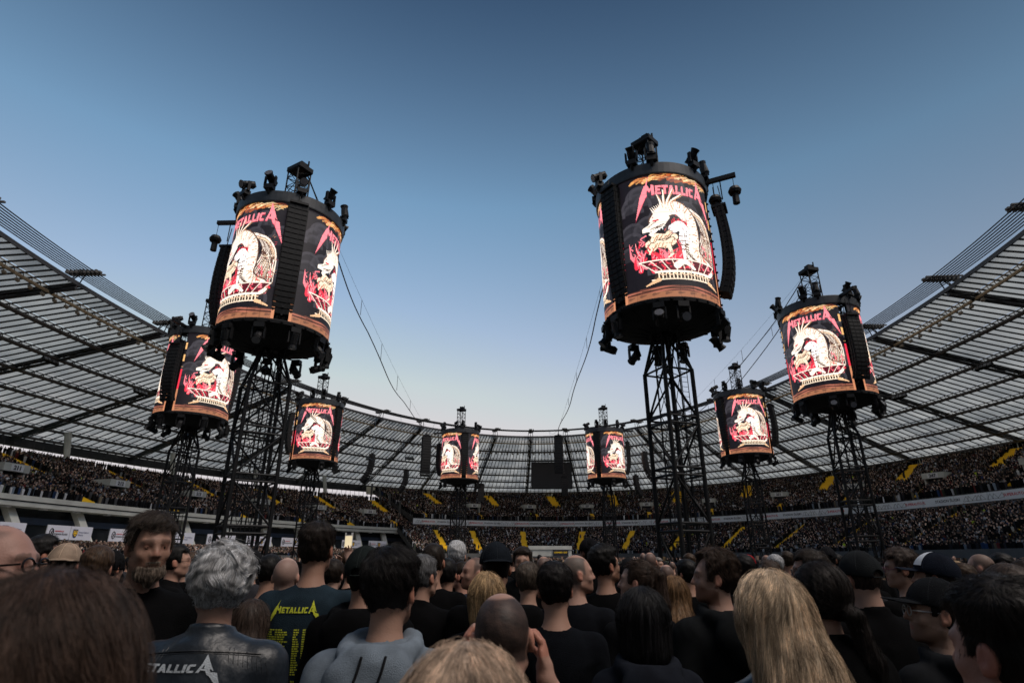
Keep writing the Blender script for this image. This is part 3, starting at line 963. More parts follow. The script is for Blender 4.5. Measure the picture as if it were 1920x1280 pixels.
def screen_art(W=184, H=242):
    asp = 6.85 / 9.0
    A = Art(W, H, asp)
    rg = np.random.default_rng(3)
    CR, DK, RED, PK = (1.0, .87, .74), (.10, .045, .03), (.78, .03, .06), (.95, .22, .26)
    A.C[:] = (.007, .005, .007)
    # dark billowing smoke
    for k in range(34):
        cx = rg.uniform(0, 1); cy = rg.uniform(.12, .95); r = rg.uniform(.05, .12)
        d = np.hypot((A.U - cx) * asp, A.V - cy)
        A.put((np.abs(d - r) < .012) & (A.V > cy - r * .2), (.055, .05, .06), .7)
        A.put((d < r) & (A.V > cy), (.035, .032, .038), .5)
    # flame ribbon along the top
    for k in range(70):
        x = rg.uniform(.22, 1.0); y = .972 + rg.normal(0, .012) - .03 * abs(x - .5); L_ = rg.uniform(.03, .09)
        c = [(.55, .12, .03), (.9, .42, .12), (1, .75, .40), (.30, .06, .02)][k % 4]
        A.line(spline([(x - L_, y - .012), (x, y + .006), (x + L_, y - .004)], 5), rg.uniform(.008, .024), c, .55, .003)
    # logo
    for dx, dy, c in ((0, -.006, (.45, .02, .06)), (0, 0, (.95, .24, .28))):
        for p in logo_polys():
            A.poly([(.57 + x * .40 + dx, .855 + y * .25 + dy) for x, y in p], c)
    # flames behind
    for k in range(60):
        x = rg.uniform(.14, .92); y = rg.uniform(.25, .38)
        pts = [(x, y - .05), (x + rg.uniform(-.05, .05), y), (x + rg.uniform(-.06, .06), y + rg.uniform(.03, .11))]
        A.line(spline(pts, 6), .03, RED if k % 3 else PK, 1, .003)
        if k % 2: A.line(spline(pts, 6), .007, (1.0, .45, .45), 1, .002)
    # wing / mane sweeping down the right side
    for k in range(26):
        f = k / 25
        j = .012 * math.sin(k * 2.3)
        p = [(.56 + .14 * f, .715 - .02 * f + j), (.74 + .10 * f, .675 - .03 * f + j), (.80 + .13 * f, .52 + j), (.66 + .28 * f, .29 + .03 * math.sin(k * 1.9))]
        A.line(spline(p, 8), .030, DK, 1, .008)
        A.line(spline(p, 8), .021, CR if k % 3 else (.88, .62, .42), 1, .003)
    # arched body
    body = spline([(.36, .60), (.44, .68), (.56, .70), (.66, .62), (.68, .48), (.66, .36), (.74, .28), (.82, .25)], 14)
    A.line(body, .115, DK, 1, .15); A.line(body, .098, CR, 1, .13)
    for k in range(8, len(body) - 2, 2):
        x, y = body[k]; dx, dy = body[k + 1] - body[k - 1]; L = math.hypot(dx, dy) + 1e-6
        A.line([(x - dy / L * .058, y + dx / L * .058), (x - dy / L * (.01 + .03 * (k % 3)), y + dx / L * (.01 + .03 * (k % 3)))], .006, (.50, .22, .10))
    for k in range(46, len(body) - 4, 3):
        x, y = body[k]; A.line([(x - .07, y + .012), (x - .025, y)], .013, DK, 1, .004)
    # inner dark mouth of the arch, white seated figure, pale claws
    A.poly([(.42, .58), (.50, .62), (.58, .60), (.58, .50), (.46, .52)], (.03, .012, .015))
    for k in range(12): A.line([(.50 + .012 * k, .56), (.49 + .014 * k, .60 + .01 * (k % 3))], .012, RED, 1, .003)
    A.line(spline([(.50, .53), (.56, .56), (.60, .53), (.59, .45)], 8), .07, (1, .95, .92)); A.line([(.57, .44), (.58, .30)], .022, (1, .9, .85))
    for k in range(4): A.line([(.54, .47 - .035 * k), (.62, .475 - .035 * k)], .007, DK)
    A.line([(.60, .5), (.60, .3)], .006, DK)
    for q, (y0, wd) in enumerate(((.435, .05), (.40, .055), (.465, .035))):
        pp = spline([(.27 + .02 * q, y0 - .02), (.34, y0 + .012), (.42, y0 + .005), (.50 - .02 * q, y0 + .03)], 8)
        A.line(pp, wd + .012, DK); A.line(pp, wd, (1.0, .80, .58))
        for k in range(0, len(pp) - 1, 3): A.line([(pp[k][0], pp[k][1] - wd * .45), (pp[k][0] + .02, pp[k][1] + wd * .2)], .006, (.45, .20, .10))
    A.line([(.30, .40), (.27, .34)], .03, (1, .8, .6), 1, .01); A.line([(.44, .40), (.47, .33), (.43, .30)], .03, (1, .8, .6), 1, .008)
    for k in range(150):
        x = rg.uniform(.30, .95); y = rg.uniform(.22, .70); a_ = rg.uniform(-.6, 2.2); l_ = rg.uniform(.008, .035)
        A.line([(x, y), (x + l_ * math.cos(a_), y + l_ * math.sin(a_))], rg.uniform(.003, .008), [(.05, .02, .02), (.55, .03, .06), (.35, .15, .08)][k % 3], .9, .001)
    for k in range(60):
        x = rg.uniform(.10, .95); y = rg.uniform(.24, .44); a_ = rg.uniform(.8, 2.3); l_ = rg.uniform(.02, .06)
        if abs(x - .55) > .22: A.line(spline([(x, y), (x + .02 * math.sin(k), y + l_ * .5), (x + l_ * math.cos(a_) * .6, y + l_)], 5), .012, RED if k % 2 else PK, .95, .001)
    # head with open jaw, horns, tongue
    A.poly([(.44, .70), (.36, .66), (.28, .57), (.22, .545), (.225, .515), (.30, .515), (.36, .55), (.42, .555), (.48, .62)], CR)
    A.poly([(.44, .56), (.36, .52), (.30, .475), (.275, .495), (.33, .53)], CR)
    for q in range(5): A.line([(.29 + q * .028, .517 + q * .006), (.295 + q * .028, .502 + q * .006)], .008, (1, 1, 1), 1, .003)
    A.line([(.33, .60), (.37, .605)], .012, RED); A.line([(.27, .55), (.36, .60)], .005, DK); A.line([(.30, .535), (.42, .57)], .006, DK)
    A.line(spline([(.25, .49), (.20, .47), (.23, .44), (.18, .45)], 6), .010, PK, 1, .003)
    for k, (x, y) in enumerate([(.38, .82), (.44, .86), (.53, .865), (.62, .83)]):
        A.line(spline([(.42 + .03 * k, .68), (.41 + .03 * k, .75), (x, y)], 8), .034, CR, 1, .004)
        A.line(spline([(.43 + .03 * k, .68), (.42 + .03 * k, .75), (x + .01, y - .01)], 8), .006, (.6, .3, .15))
    for k in range(7): A.line([(.34 + k * .018, .665 + .004 * k), (.31 + k * .018, .71 + .006 * k)], .012, CR, 1, .002)
    # dish of flames with lattice
    A.poly([(.17, .285), (.93, .285), (.83, .20), (.30, .20)], (.10, .008, .015))
    for k in range(40):
        x = rg.uniform(.26, .86); y = rg.uniform(.21, .275); A.line([(x, y), (x + rg.uniform(-.03, .03), y + rg.uniform(-.02, .03))], .009, RED if k % 2 else PK)
    for k in range(9): A.line([(.17 + .095 * k, .285), (.30 + .066 * k, .20)], .006, (.95, .80, .65))
    for y, a, b in ((.285, .17, .93), (.20, .30, .83)): A.line([(a, y), (b, y)], .009, (1, .85, .7))
    A.poly([(.32, .195), (.82, .195), (.84, .135), (.28, .135)], (.05, .03, .02))
    for k in range(16): A.line([(.33 + .032 * k, .19), (.33 + .032 * k, .145)], .008, (1, .82, .6)); A.line([(.33 + .032 * k, .19 - .02 * (k % 2)), (.355 + .032 * k, .17)], .007, (.9, .6, .4))
    A.line([(.30, .19), (.84, .19)], .007, (1, .85, .7)); A.line([(.27, .137), (.86, .137)], .008, (1, .8, .6))
    A.line([(.33, .135), (.22, .10)], .03, (.75, .45, .25), 1, .01); A.line([(.82, .135), (.93, .10)], .03, (.75, .45, .25), 1, .01)
    A.line(spline([(.5, .24), (.56, .27), (.62, .25), (.66, .22)], 6), .05, CR, 1, .02)
    # brown striped stage floor
    yb = .075 + .012 * np.sin(A.U * math.pi)
    m = A.V < yb
    st = .5 + .5 * np.sin((A.V + .03 * (A.U - .5) ** 2) * 260 + 3 * np.sin(A.U * 9))
    A.C[m] = (np.array((.40, .13, .085)) * (.15 + .9 * st[..., None]))[m]
    A.put((A.V < .045), (.30, .12, .06)); 
    for k in range(9): A.line([(.05 + .11 * k, .03), (.10 + .11 * k, .035)], .02, (.12, .05, .03), .8, .006)
    A.put((np.abs(A.V - .055 - .01 * np.sin(A.U * math.pi)) < .004), (.05, .02, .01))
    # amber and red strips down both edges
    for x in (.012, .988):
        w = (np.abs(A.U - x) < .016)
        A.put(w & (A.V > .55) & (A.V < .93) & (np.sin(A.V * 40) > -.2), (.75, .42, .16)); A.put(w & (A.V < .52) & (A.V > .27), (.75, .03, .06)); A.put(w & (A.V < .27), (.5, .2, .1))
    # faint joints between the LED modules
    for q in range(1, 8): A.put(np.abs(A.U - q / 8) < .5 / A.W, (0, 0, 0), .30)
    for q in range(1, 12): A.put(np.abs(A.V - q / 12) < .5 / A.H, (0, 0, 0), .30)
    mod = np.random.default_rng(9).uniform(.88, 1.06, (12, 8))
    A.C *= mod[np.minimum((A.V * 12).astype(int), 11), np.minimum((A.U * 8).astype(int), 7)][..., None]
    return A.C

# ------------------------------------------------------------------ screen towers
R_D, Z0, Z1, ZR = 3.62, 15.85, 24.45, 25.3
LED = bpy.data.materials.new('led_picture')
LED.use_nodes = True
_p = LED.node_tree.nodes['Principled BSDF']
_a = LED.node_tree.nodes.new('ShaderNodeAttribute'); _a.attribute_name = 'col'
LED.node_tree.links.new(_a.outputs['Color'], _p.inputs['Emission Color'])
_p.inputs['Emission Strength'].default_value = 0.48
_p.inputs['Base Color'].default_value = (.006, .006, .007, 1)
_p.inputs['Roughness'].default_value = .6
def led_mesh():
    C = screen_art()
    H, W, _ = C.shape
    a = np.radians(np.linspace(-53, 53, W + 1))
    z = np.linspace(Z0, Z1, H + 1)
    AA, ZZ = np.meshgrid(a, z)
    V = np.stack([R_D * np.cos(AA), R_D * np.sin(AA), ZZ], -1).reshape(-1, 3)
    i = np.arange(H)[:, None] * (W + 1) + np.arange(W)[None]
    Q = np.stack([i, i + 1, i + W + 2, i + W + 1], -1).reshape(-1, 4)
    # give the picture a back: a thin shell behind it
    me = fast_mesh('led_screen', V, Q, LED, False, C.reshape(-1, 3), per_face=True)
    return me
LEDM = led_mesh()
def shell_mesh():
    mb = MB()
    n = 24
    a = np.radians(np.linspace(-53.3, 53.3, n))
    ring = lambda r, z: [(r * math.cos(q), r * math.sin(q), z) for q in a]
    V = ring(R_D - .03, Z0 - .05) + ring(R_D - .03, Z1 + .03) + ring(R_D - .22, Z1 + .03) + ring(R_D - .22, Z0 - .05)
    f = []
    for i in range(4):
        i2 = (i + 1) % 4
        f += [(i * n + j, i * n + j + 1, i2 * n + j + 1, i2 * n + j) for j in range(n - 1)]
    f += [(0, n, 2 * n, 3 * n)[::-1], (n - 1, 2 * n - 1, 3 * n - 1, 4 * n - 1)]
    mb.add(V, f)
    return mb.mesh('screen_casing', M['steel_black'])
CASM = shell_mesh()
def rim_mesh():
    mb = MB()
    mb.lathe([(R_D - .25, Z1 - .03), (R_D + .10, Z1 - .03), (R_D + .12, Z1 + .05), (R_D + .12, ZR - .08), (R_D + .05, ZR), (R_D - .35, ZR), (R_D - .35, Z1 - .03)], 64)
    return mb.mesh('top_rim', M['rim_black'], False)
RIMM = rim_mesh()
def base_mesh():
    mb = MB()
    mb.lathe([(R_D + .02, Z0 + .02), (R_D + .08, Z0 - .05), (R_D + .06, Z0 - .25), (R_D - .15, Z0 - .32), (R_D - .8, Z0 - .55), (2.2, Z0 - .75), (1.0, Z0 - .95), (.5, Z0 - .95)], 64)
    for k in range(16):
        q = k * math.pi / 8
        mb.tube((1.0 * math.cos(q), 1.0 * math.sin(q), Z0 - 1.0), ((R_D - .1) * math.cos(q), (R_D - .1) * math.sin(q), Z0 - .36), .05, n=4)
    for k in range(30):
        q = k * math.pi / 15
        mb.box(((R_D + .1) * math.cos(q), (R_D + .1) * math.sin(q), Z0 - .12), (.1, .14, .1), Matrix.Rotation(q, 3, 'Z'))
    return mb.mesh('underside', M['fabric_black'])
BASEM = base_mesh()
def strip_mesh():
    # LED module edge studs running down the panel edge
    mb = MB()
    for k in range(16): mb.box((R_D - .02, 0, Z0 + .35 + k * .56), (.22, .10, .10))
    mb.tube((R_D - .25, 0, Z0), (R_D - .25, 0, Z1), .05, n=4)
    for k in range(18): mb.tube((R_D - .25, -.3, Z0 + k * .5), (R_D - .25, .3, Z0 + .5 + k * .5), .03, n=4)
    mb.tube((R_D - .25, -.3, Z0), (R_D - .25, -.3, Z1), .04, n=4); mb.tube((R_D - .25, .3, Z0), (R_D - .25, .3, Z1), .04, n=4)
    return mb.mesh('gap_ladder', M['steel_black'])
STUDM = strip_mesh()
def truss_mesh(w, z0, z1, step, rc, rb, name):
    mb = MB()
    h = w / 2
    cs = [(-h, -h), (h, -h), (h, h), (-h, h)]
    for x, y in cs: mb.tube((x, y, z0), (x, y, z1), rc, n=5)
    z = z0
    k = 0
    while z < z1 - .01:
        zn = min(z + step, z1)
        for i in range(4):
            a, b = cs[i], cs[(i + 1) % 4]
            mb.tube((*a, zn), (*b, zn), rb, n=4, cap=False)
            if k % 2: a, b = b, a
            mb.tube((*a, z), (*b, zn), rb, n=4, cap=False)
        z = zn; k += 1
    return mb.mesh(name, M['steel_black'])
COREM = truss_mesh(1.0, .2, Z1, 2.4, .05, .028, 'core_truss')
TOPM = truss_mesh(1.15, ZR - .9, 29.6, .75, .06, .035, 'top_truss')
def top_cap():
    mb = MB()
    mb.box((0, 0, 29.75), (1.5, 1.25, .35)); mb.box((.2, 0, 30.1), (.5, .6, .45)); mb.tube((-.3, 0, 29.9), (-.3, 0, 30.45), .12); mb.tube((.5, .3, 29.9), (.5, .3, 30.6), .07)
    mb.tube((-.7, .55, 29.6), (.7, .55, 29.6), .12); mb.tube((-.7, -.55, 29.6), (.7, -.55, 29.6), .12)
    return mb.mesh('winch_head', M['steel_black'])
CAPM = top_cap()
def deck():
    mb = MB()
    for k in range(6):
        q = k * math.pi / 3
        for z in (Z0 - .2, Z1 + .3): mb.tube((.5 * math.cos(q), .5 * math.sin(q), z), ((R_D - .3) * math.cos(q), (R_D - .3) * math.sin(q), z), .09, n=5)
    for r in (1.6, 2.7):
        th = np.linspace(0, 2 * math.pi, 25)
        mb.path([(r * math.cos(t), r * math.sin(t), Z1 + .25) for t in th], .06, 4)
    return mb.mesh('spoke_frame', M['steel_black'])
DECKM = deck()

# speaker cabinets and lights
def cab_mesh(w=1.25, h=.37, d=.62):
    mb = MB()
    mb.hexa([(-d / 2, -w / 2, -h / 2), (d / 2, -w / 2, -h / 2 + .015), (d / 2, w / 2, -h / 2 + .015), (-d / 2, w / 2, -h / 2),
             (-d / 2, -w / 2, h / 2 - .05), (d / 2, -w / 2, h / 2 - .015), (d / 2, w / 2, h / 2 - .015), (-d / 2, w / 2, h / 2 - .05)])
    mb.box((d / 2 + .012, 0, 0), (.02, w * .30, h * .8)); mb.box((d / 2 + .008, -w * .34, 0), (.02, w * .25, h * .7)); mb.box((d / 2 + .008, w * .34, 0), (.02, w * .25, h * .7))
    for s in (-1, 1): mb.box((-d * .2, s * (w / 2 + .02), 0), (.12, .04, h * 1.05)); mb.box((d * .3, s * (w / 2 + .02), 0), (.07, .04, h * 1.05))
    return mb.mesh('speaker_cabinet', M['speaker'])
CABM = cab_mesh()
def array(loc, az, n, curve, label, top_z_chain=1.2, scale=1.0, lean=-4, group=None, nparts=True):
    """line array hung at loc (top), cabinets facing azimuth az (radians); the J curls under"""
    e = empty('speaker_array', tuple(loc), az, label=label, cat='speakers', group=group)
    fr = MB(); fr.box((0, 0, .12), (.9, 1.2, .16)); fr.tube((-.2, 0, .2), (-.2, 0, .2 + top_z_chain), .04); fr.tube((.25, 0, .2), (.1, 0, .2 + top_z_chain), .03); fr.box((0, 0, .3), (.3, .3, .3))
    fr.build('rigging_frame', M['steel_black'], e)
    x, z, a = 0.0, -.2, rad(lean)
    for k in range(n):
        o = link_mesh('speaker_cabinet', CABM, e, loc=(x * scale, 0, z * scale), rot=(0, a, 0), scale=(scale,) * 3)
        a2 = a + rad(curve[0] + (curve[1] - curve[0]) * (k / (n - 1)) ** 2)
        x += -math.sin((a + a2) / 2) * .375; z += -math.cos((a + a2) / 2) * .375
        a = a2
    return e
def light_meshes():
    b = MB(); b.box((0, 0, .12), (.42, .30, .22)); b.tube((0, 0, 0), (0, 0, .05), .1)
    y = MB(); 
    for s in (-1, 1): y.box((s * .24, 0, .45), (.06, .14, .5))
    y.box((0, 0, .25), (.5, .14, .06))
    h = MB(); h.tube((0, -.30, 0), (0, .12, 0), .19, .17, 10); h.tube((0, .12, 0), (0, .30, 0), .15, .20, 10); h.box((0, -.33, 0), (.28, .08, .28))
    l = MB(); l.tube((0, .30, 0), (0, .315, 0), .17, .17, 10)
    return b.mesh('light_base', M['steel_black']), y.mesh('yoke', M['steel_black']), h.mesh('lamp_head', M['steel_black']), l.mesh('lens', M['lens'])
LB, LY, LH, LL = light_meshes()
def whole_light(tilt):
    mb = MB()
    for me, T in ((LB, None), (LY, None), (LH, (tilt, .62))):
        v, f = mesh_np(me)
        if T:
            c, s_ = math.cos(T[0]), math.sin(T[0])
            v = np.stack([v[:, 0], v[:, 1] * c - v[:, 2] * s_, v[:, 1] * s_ + v[:, 2] * c + T[1]], 1)
        mb.add(v, f)
    return mb.mesh('moving_light', M['steel_black'])
WL = [whole_light(t) for t in (rad(50), rad(-25), rad(100))]
def moving_light(loc, rz, flip, label, detail, k, group):
    sc = 1.5
    if detail:
        e = empty('moving_light', tuple(loc), rz, label=label, cat='stage light', group=group)
        e.scale = (sc, sc, -sc if flip else sc)
        link_mesh('light_base', LB, e); link_mesh('yoke', LY, e)
        t = (rad(50), rad(-25), rad(100), rad(20))[k % 4]
        hd = link_mesh('lamp_head', LH, e, loc=(0, 0, .62), rot=(t, 0, 0)); link_mesh('lens', LL, hd)
    else:
        e = link_mesh('moving_light', WL[k % 3], loc=tuple(loc), rot=(0, 0, rz), scale=(sc, sc, -sc if flip else sc), label=label, cat='stage light', group=group)
    return e

for o, side, j in LAMPS:
    o['label'] = {'right': f'{ordinal(j + 1)} small floodlight from the left under the innermost beam of the right roof', 'left': f'{ordinal(j + 1)} small floodlight from the left under the innermost beam of the left roof', 'far': f'{ordinal(j + 1)} small floodlight from the left under the second beam of the far roof'}[side]

TOWERS = [
    # short name, x, y, mast turn, gaps [(view angle, 'S' straight in gap / 'J' outside)], detail, description
    ('NR', 9.6, 33.3, 38, [(-41, 'S'), (79, 'J'), (199, 'S')], True, 'nearest right tower'),
    ('NL', -16.4, 36.3, 12, [(4, 'S'), (-116, 'J'), (124, 'S')], True, 'nearest left tower'),
    ('FR', 31.0, 52.8, 20, [(37, 'J'), (-83, 'N'), (157, 'S')], True, 'outermost right tower'),
    ('FL', -34.8, 60.4, 30, [(-38, 'J'), (82, 'S'), (202, 'S')], True, 'outermost left tower'),
    ('MR', 34.9, 84.6, 15, [(-47, 'S'), (73, 'J'), (193, 'S')], False, 'middle right tower'),
    ('ML', -31.2, 90.0, 25, [(50, 'S'), (-70, 'J'), (170, 'S')], False, 'middle left tower'),
    ('CR', 18.2, 111, 10, [(-23, 'S'), (97, 'J'), (217, 'S')], False, 'farthest right tower'),
    ('CL', -10.2, 112, 35, [(13, 'S'), (-107, 'J'), (133, 'S')], False, 'farthest left tower'),
]
ORD = ['leftmost'] + [ordinal(k) + ' from left' for k in range(2, 16)]
TPOS = {}
for nm, x, y, mt, gaps, det, desc in TOWERS:
    cam_az = math.atan2(-y, -x)
    TPOS[nm] = (x, y, cam_az)
    e = empty('screen_tower', (x, y, 0), 0, label=desc + ', black steel mast carrying a drum of lit screens', cat='screen tower')
    # mast: four legs, frames and diagonals, each bar a part
    h = 1.25 if nm == 'NL' else 1.0
    mr = rad(mt) + cam_az
    cs = [Vector((h * math.cos(mr + q) * 1.4142, h * math.sin(mr + q) * 1.4142, 0)) for q in (math.pi / 4, 3 * math.pi / 4, 5 * math.pi / 4, 7 * math.pi / 4)]
    lv = [.15, 3.55, 6.55, 9.5, 12.4]
    Zv = lambda p, z: Vector((p.x, p.y, z))
    for c in cs: rod('mast_leg', Zv(c, 0), Zv(c, 12.45), .13, M['steel_black'], e)
    for li, z in enumerate(lv):
        for i in range(4):
            a, b = cs[i], cs[(i + 1) % 4]
            for dz in ((0, .42) if 0 < li < 4 else (0,)):
                rod('mast_brace', Zv(a, z - dz), Zv(b, z - dz), .065, M['steel_black'], e)
            if li < 4:
                z2 = lv[li + 1] - (.42 if li < 3 else 0)
                if (li + i) % 2: rod('mast_brace', Zv(a, z), Zv(b, z2), .065, M['steel_black'], e)
                else: rod('mast_brace', Zv(b, z), Zv(a, z2), .065, M['steel_black'], e)
    for i in range(4):
        a, b = cs[i], cs[(i + 1) % 4]
        rod('mast_brace', Zv(a, 12.4), Zv(a * .45, Z0 - .9), .10, M['steel_black'], e)
        rod('mast_brace', Zv(a, 12.4), Zv(b * .45, Z0 - .9), .06, M['steel_black'], e)
        rod('mast_brace', Zv(b, 12.4), Zv(a * .45, Z0 - .9), .06, M['steel_black'], e)
        rod('mast_brace', Zv(a * .45, Z0 - .95), Zv(b * .45, Z0 - .95), .08, M['steel_black'], e)
        rod('base_foot', Zv(a, .05), Zv(a * 1.9, .05), .12, M['steel_black'], e)
        rod('base_foot', Zv(a * 1.9, .0), Zv(a * 1.0, 1.6), .07, M['steel_black'], e)
    ct = link_mesh('core_truss', COREM, e, rot=(0, 0, mr + .4), kind='stuff')
    # ladder and cable loom on the mast
    lm = MB(); lx, ly = .95, .2
    lm.tube((lx, ly, .3), (lx, ly, Z0 - .8), .03, n=4); lm.tube((lx, ly + .45, .3), (lx, ly + .45, Z0 - .8), .03, n=4)
    for k in range(46): lm.tube((lx, ly, .5 + k * .3), (lx, ly + .45, .5 + k * .3), .018, n=3, cap=False)
    lm.tube((-.5, .75, 0), (-.45, .7, Z0 - .7), .07, n=5)
    lm.build('ladder', M['steel_black'], e, rot=(0, 0, mr))
    link_mesh('top_truss', TOPM, e, rot=(0, 0, mr + .4), kind='stuff'); link_mesh('winch_head', CAPM, e, rot=(0, 0, mr + .4))
    link_mesh('top_rim', RIMM, e); link_mesh('underside', BASEM, e); link_mesh('spoke_frame', DECKM, e)
    for gi, (g, ty) in enumerate(gaps):
        az = cam_az + rad(g)
        c = link_mesh('led_screen', LEDM, e, rot=(0, 0, az + rad(60)))
        link_mesh('screen_casing', CASM, c)
        link_mesh('gap_ladder', STUDM, e, rot=(0, 0, az))
        ca, sa = math.cos(az), math.sin(az)
        sd_ = {0: 'first'}.get(gi, '')
        where = 'front gap' if abs(((g + 180) % 360) - 180) < 60 else ('side' if abs(((g + 180) % 360) - 180) < 125 else 'rear')
        if ty == 'S':
            r = R_D + .12
            array((x + r * ca, y + r * sa, Z1 - .25), az, 21, (.2, 1.3), f'straight black line of speakers hung in the {where} of the {desc}', .6, lean=0)
        elif ty == 'J':
            r = R_D + .72
            array((x + r * ca, y + r * sa, Z1 - 1.7), az, 16, (.8, 4.2), f'J-shaped black line of speakers hung outside the {where} of the {desc}', 1.7, lean=-6)
            ob = MB()
            rot = Matrix.Rotation(az, 3, 'Z')
            ob.box(Vector((ca * (R_D + .5), sa * (R_D + .5), ZR - .15)), (3.0, .26, .28), rot)
            ob.tube((ca * (R_D + 1.0), sa * (R_D + 1.0), ZR - .3), (ca * (R_D + 1.0), sa * (R_D + 1.0), Z1 - .9), .04, n=4)
            ob.build('outrigger', M['steel_black'], e)
    # lights round the rim and under the drum
    recs = []
    for kk in range(11):
        q = cam_az + rad(kk * 32.7 + 12 + 7 * ((mt * kk) % 3 - 1)); recs.append((Vector((x + (R_D + .12) * math.cos(q), y + (R_D + .12) * math.sin(q), ZR + .02)), q, False))
    for kk in range(11):
        q = cam_az + rad(kk * 32.7 + 25 + 6 * ((mt * kk) % 3 - 1)); recs.append((Vector((x + (R_D + .05) * math.cos(q), y + (R_D + .05) * math.sin(q), Z0 - .35)), q, True))
    for fl, wh in ((False, 'on the top rim'), (True, 'hanging under the drum')):
        rs = sorted([r for r in recs if r[2] == fl], key=lambda r: r[0].x / r[0].y)
        for i, (p, q, f) in enumerate(rs):
            if det or i % 2 == 0 or not fl:
                o = moving_light(p, q - math.pi / 2, f, f'black stage light {wh} of the {desc}, {ORD[i]}', det, i, 'stage lights on the screen towers')
                if det and not fl:
                    rod('lamp_bracket', (p.x - x, p.y - y, ZR - .3), ((p.x - x) * 1.05, (p.y - y) * 1.05, ZR + .02), .1, M['steel_black'], e)
# small spotlights and chains hanging from the outriggers of the near towers, long cables
def catenary(a, b, sag, n=40):
    a, b = np.array(a, float), np.array(b, float)
    t = np.linspace(0, 1, n)[:, None]
    return a + (b - a) * t - np.array((0, 0, 1.0)) * sag * 4 * t * (1 - t)
def hang_spot(nm, g, r, dz, label):
    x, y, ca = TPOS[nm]
    az = ca + rad(g)
    p = np.array((x + r * math.cos(az), y + r * math.sin(az), ZR - .3))
    e = empty('hanging_spotlight', tuple(p - (0, 0, dz)), az, label=label, cat='stage light')
    mb = MB(); mb.tube((0, 0, 0), (0, 0, dz), .02, n=4); mb.build('chain', M['steel_black'], e)
    mb = MB(); mb.tube((0, 0, -.1), (0, 0, -1.0), .2, .22, 8); mb.lathe([(.0, .35), (.3, .2), (.42, -.05), (.36, -.25), (0, -.3)], 14); mb.build('lamp_body', M['steel_black'], e)
hang_spot('NR', 79, R_D + .55, 1.3, 'black hanging spotlight at the inner end of the right outrigger of the tallest right drum')
hang_spot('NR', 79, R_D + 1.8, 1.0, 'black hanging spotlight at the outer tip of the right outrigger of the tallest right drum')
hang_spot('NL', -116, R_D + 1.9, 1.2, 'black hanging spotlight at the tip of the left outrigger of the nearest left drum')

# delay speaker clusters and their suspension cables
def at_px(u, v, d): return at_dist(u, v, d)
DEL = [  # column, top row, horizontal distance, cabinets, scale, curve, facing turn, label
    (1047, 818, 100, 15, 1.15, (0, 3.0), -12, 'large black speaker cluster hanging in front of the dark scoreboard'),
    (800, 818, 98, 15, 1.2, (0, 3.2), 18, 'large black speaker cluster hanging just left of the left centre screen tower'),
    (698, 853, 112, 12, 1.2, (3, 8.5), 70, 'curved black speaker cluster hanging farthest left in front of the roof'),
    (762, 884, 118, 9, 1.2, (4, 11), 75, 'low curved black speaker cluster hanging above the gap between the stands'),
    (1208, 850, 104, 12, 1.2, (3, 8.5), -75, 'curved black speaker cluster hanging between the right centre tower and the nearest mast'),
    (1192, 893, 112, 8, 1.2, (4, 11), -75, 'low black speaker cluster hanging right of the right centre screen tower'),
    (902, 908, 120, 9, 1.0, (0, 1.5), 0, 'short black speaker cluster hanging right of the left centre screen tower'),
    (1058, 893, 118, 10, 1.0, (0, 1.5), 0, 'short black speaker cluster hanging under the right corner of the scoreboard'),
]
dpos = []
for u, v, d, n, sc, cv, turn, lb in DEL:
    p = at_px(u, v, d)
    az = math.atan2(-p[1], -p[0]) + rad(turn)
    array(p, az, n, cv, lb, 1.0, sc, lean=-3)
    dpos.append(p)
x, y, _ = TPOS['NR']; nrt = np.array((x - .4, y, 29.6))
x, y, _ = TPOS['NL']; nlt = np.array((x + .5, y, 29.6))
x, y, _ = TPOS['FR']; frt = np.array((x - .4, y, 29.4))
x, y, _ = TPOS['FL']; flt = np.array((x + .4, y, 29.4))
def cable_pair(a, b, sag, label, r=.06):
    e = empty('suspension_cable', tuple(a), label=label, cat='cable')
    for s, rr in ((0, r), (1, r * .22)):
        pts = catenary(a, b, sag if s == 0 else sag * .35)
        if s == 0:
            tt = np.linspace(0, 1, 40); pts[:, 2] -= .35 * np.abs(np.sin(tt * 9.4)) * np.sin(tt * math.pi); pts[:, 0] += .12 * np.sin(tt * 19)
        mb = MB(); mb.path(pts - np.array(a), rr, 4); mb.build('cable', M['cable'], e)
    pts, pts2 = catenary(a, b, sag), catenary(a, b, sag * .35)
    mb = MB()
    for k in range(5, 40, 6): mb.tube(pts[k] - a, pts2[k] - a, .03, n=3, cap=False)
    o = mb.build('cable_ties', M['cable'], e)
    return e
tp = lambda p: p + np.array((0, 0, 1.3))
cable_pair(nrt, tp(dpos[0]), 2.2, 'sagging black cable from the nearest right tower down to the cluster before the scoreboard')
cable_pair(nlt, tp(dpos[1]), 3.2, 'sagging black cable from the nearest left tower down to the left hanging cluster')
cable_pair(frt, tp(dpos[4]), 3.0, 'sagging cable from the outermost right tower towards the curved right cluster')
cable_pair(flt, tp(dpos[2]), 3.0, 'sagging cable from the far left tower towards the curved left cluster')
cable_pair(flt + np.array((.5, .2, 0)), tp(dpos[3]), 5.0, 'lower sagging cable from the far left tower to the low left cluster')
cable_pair(frt + np.array((.1, .2, -1)), tp(dpos[5]), 3.6, 'lower sagging cable from the outermost right tower to the low right cluster')
